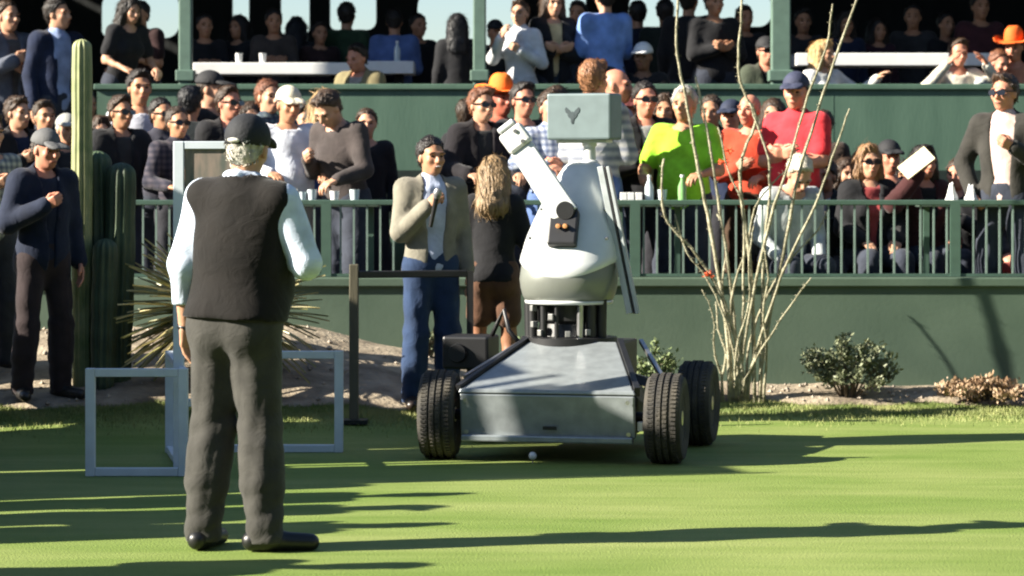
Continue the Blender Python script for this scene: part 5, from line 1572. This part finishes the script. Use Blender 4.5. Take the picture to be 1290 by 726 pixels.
# figures in the shade of the marquee
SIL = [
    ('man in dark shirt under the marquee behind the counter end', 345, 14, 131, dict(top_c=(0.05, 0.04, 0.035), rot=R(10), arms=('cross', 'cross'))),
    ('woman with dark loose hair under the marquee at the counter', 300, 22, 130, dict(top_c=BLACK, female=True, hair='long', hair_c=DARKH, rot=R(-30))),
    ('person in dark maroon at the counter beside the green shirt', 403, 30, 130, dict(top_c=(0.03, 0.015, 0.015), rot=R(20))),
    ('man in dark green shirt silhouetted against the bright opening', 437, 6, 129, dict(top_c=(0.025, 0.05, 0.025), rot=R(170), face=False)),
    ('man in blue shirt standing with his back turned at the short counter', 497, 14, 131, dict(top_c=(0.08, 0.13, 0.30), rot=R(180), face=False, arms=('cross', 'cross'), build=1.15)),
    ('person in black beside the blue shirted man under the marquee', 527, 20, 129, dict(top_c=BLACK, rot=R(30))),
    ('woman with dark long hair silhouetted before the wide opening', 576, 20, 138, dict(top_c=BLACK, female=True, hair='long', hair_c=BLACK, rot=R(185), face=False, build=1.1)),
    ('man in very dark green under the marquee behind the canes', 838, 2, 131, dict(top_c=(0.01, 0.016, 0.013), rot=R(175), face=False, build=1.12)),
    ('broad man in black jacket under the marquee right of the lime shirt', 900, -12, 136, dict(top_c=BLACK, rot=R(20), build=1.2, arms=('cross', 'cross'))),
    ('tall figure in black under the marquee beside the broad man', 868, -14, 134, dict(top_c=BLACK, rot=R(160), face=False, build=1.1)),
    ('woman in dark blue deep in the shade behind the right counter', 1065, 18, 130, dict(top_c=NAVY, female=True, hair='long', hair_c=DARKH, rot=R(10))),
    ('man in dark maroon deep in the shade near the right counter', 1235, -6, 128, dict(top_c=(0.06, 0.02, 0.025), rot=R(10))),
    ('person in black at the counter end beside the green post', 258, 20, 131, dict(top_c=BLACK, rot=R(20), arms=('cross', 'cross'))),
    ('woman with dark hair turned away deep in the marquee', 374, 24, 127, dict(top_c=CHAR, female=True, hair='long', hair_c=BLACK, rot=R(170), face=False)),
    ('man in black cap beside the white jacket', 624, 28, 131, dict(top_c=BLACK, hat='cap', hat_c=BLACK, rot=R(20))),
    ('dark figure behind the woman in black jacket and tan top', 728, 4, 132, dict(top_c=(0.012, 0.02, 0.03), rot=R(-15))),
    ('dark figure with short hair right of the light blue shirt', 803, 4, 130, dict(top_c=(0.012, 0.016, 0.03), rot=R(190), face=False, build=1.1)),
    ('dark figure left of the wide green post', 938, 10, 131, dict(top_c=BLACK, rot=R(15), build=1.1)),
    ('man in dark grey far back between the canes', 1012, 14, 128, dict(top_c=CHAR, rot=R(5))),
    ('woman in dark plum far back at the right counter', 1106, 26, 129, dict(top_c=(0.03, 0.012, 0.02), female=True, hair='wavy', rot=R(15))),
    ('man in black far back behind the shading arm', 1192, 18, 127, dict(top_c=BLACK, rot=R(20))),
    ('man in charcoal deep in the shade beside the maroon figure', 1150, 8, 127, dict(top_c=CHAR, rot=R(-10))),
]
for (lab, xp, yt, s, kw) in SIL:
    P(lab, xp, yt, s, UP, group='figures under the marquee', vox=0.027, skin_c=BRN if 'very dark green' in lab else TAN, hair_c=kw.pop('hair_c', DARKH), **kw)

# ---- things on the railing ledge
def ledge(xa, xb, label):
    a = (xa - 645) / 181.0; b = (xb - 645) / 181.0
    y = RY + 0.16
    t = empty('drinks_table', ((a + b) / 2, y, DECK))
    zt = RT - DECK - 0.02
    MB().box((0, 0, zt - 0.015), (b - a, 0.22, 0.03)).build('table_top', mat('table_green', (0.05, 0.075, 0.06), 0.5), t, bevel=0.005)
    for sx in (-1, 1):
        MB().box((sx * ((b - a) / 2 - 0.06), 0, (zt - 0.03) / 2), (0.04, 0.04, zt - 0.03)).build('leg', rail_m, t)
    tag(t, label, 'table', 'narrow drinks tables behind the railing')
    return y, DECK + zt
def cup(x, y, z, r, h, m, label):
    o = MB().lathe([(0.001, 0), (r * 0.75, 0), (r, h), (r * 0.94, h), (r * 0.7, 0.006), (0.001, 0.006)], 16).build('cup', m, None, (x, y, z), smooth=True, auto=40)
    tag(o, label, 'cup', 'cups on the drinks tables')
def bottle(x, y, z, m, label):
    t = empty('bottle', (x, y, z))
    MB().lathe([(0.001, 0), (0.03, 0), (0.03, 0.11), (0.012, 0.155), (0.012, 0.175), (0.001, 0.175)], 14).build('body', m, t, smooth=True, auto=40)
    MB().lathe([(0.001, 0.175), (0.014, 0.175), (0.014, 0.192), (0.001, 0.192)], 12).build('bottle_cap', mat('cap_white', (0.7, 0.7, 0.7), 0.4), t)
    tag(t, label, 'bottle', 'bottles on the drinks tables')
wp = mat('white_plastic', (0.75, 0.75, 0.73), 0.4, var=0.04); clearp = mat('clear_plastic', (0.55, 0.62, 0.64), 0.15, var=0.05)
xw = lambda p: (p - 645) / 181.0
y, z = ledge(355, 480, 'narrow drinks table before the big man in white')
for p_, r_, h_, m_, lab in ((372, 0.035, 0.10, wp, 'tallest white cup on the table before the big man in white'), (384, 0.03, 0.075, clearp, 'smallest clear cup beside the tallest white cup'),
      (396, 0.034, 0.09, clearp, 'clear cup between the white man and the blonde woman'), (424, 0.034, 0.08, wp, 'short white cup before the blonde woman in blue'),
      (449, 0.036, 0.09, clearp, 'wide clear cup under the hands of the man in brown sweater')):
    cup(xw(p_), y, z, r_, h_, m_, lab)
y, z = ledge(768, 862, 'narrow drinks table before the lime green shirt')
for p_ in (784, 793, 803):
    tag(MB().box((0, 0, 0.035), (0.045, 0.09, 0.07)).build('food_box', wp, None, (xw(p_), y, z), bevel=0.004), 'small white food carton on the table before the lime shirt', 'box', 'cartons on the drinks table')
bottle(xw(816), y, z, clearp, 'clear bottle with white cap beside the white cartons')
cup(xw(832), y, z, 0.035, 0.09, clearp, 'clear cup on the table before the lime green shirt')
bottle(xw(857), y, z, mat('green_glass', (0.2, 0.4, 0.15), 0.15), 'green tinted bottle on the table before the lime shirt')
y, z = ledge(1150, 1262, 'narrow drinks table between the paper shade woman and the blazer man')
def napkin(x, y, z, seed, label):
    rng = random.Random(seed); g = MB(); n = 9
    rings = []
    for i in range(4):
        u = i / 3; rings.append([((0.055 * (1 - u * 0.75)) * math.cos(2 * math.pi * k / n) * rng.uniform(0.7, 1.25), (0.05 * (1 - u * 0.75)) * math.sin(2 * math.pi * k / n) * rng.uniform(0.7, 1.25), u * 0.12 * rng.uniform(0.8, 1.2) if i else 0) for k in range(n)])
    g.loft(rings)
    tag(g.build('napkin', wp, None, (x, y, z)), label, 'napkin')
napkin(xw(1192), y, z, 1, 'crumpled white napkin beside the seated woman holding paper')
napkin(xw(1217), y, z, 2, 'crumpled white napkin nearer the man in dark blazer')
cup(xw(1240), y, z, 0.036, 0.10, wp, 'white cup beside the crumpled napkins before the blazer man')
for xp, s, lab in ((300, 136, 'white cup on the long counter before the woman with loose hair'), (330, 136, 'white cup on the long counter before the man in dark shirt')):
    q = px(xp, 79, s); cup(q.x, q.y + 0.08, q.z, 0.036, 0.09, wp, lab)
q = px(500, 77, 134); bottle(q.x, q.y + 0.08, q.z, clearp, 'clear bottle on the short white counter by the blue shirt')

# ---- more onlookers stand on the lawn left of the man in the vest; their shadows stripe the grass
def copy_tree(o, parent=None):
    c = o.copy(); COL.objects.link(c); c.parent = parent
    for ch in o.children: copy_tree(ch, c)
    return c
srcs = [o for o in bpy.data.objects if o.name.startswith('person') and o.parent is None and o.get('group') == 'spectators' and abs(o.location.z - DECK) < 1e-4 and len(o.children) > 4 and o.dimensions.z > 1.6]
rng = random.Random(77)
LEFT = [(-3.25 - 0.25 * (k % 3) - 0.02 * k, 9.2 + 0.62 * k) for k in range(14) if k not in (3,)] + [(-4.15 - 0.12 * (k % 2), 8.75 + 0.56 * k) for k in range(10) if k not in (3, 4)] + [(-4.9, 15.9), (-4.7, 16.6), (-5.2, 17.4)]
for i, (x, y) in enumerate(LEFT):
    s_ = srcs[(i * 5) % len(srcs)]
    c = copy_tree(s_)
    c.location = (x, y, gz(x, y) + (0.02 if y > 17.2 else 0)); c.rotation_euler = (0, 0, R(rng.uniform(50, 130)))
    c['label'] = 'onlooker standing on the lawn in the row facing the vest man'; c['group'] = 'onlookers on the lawn'
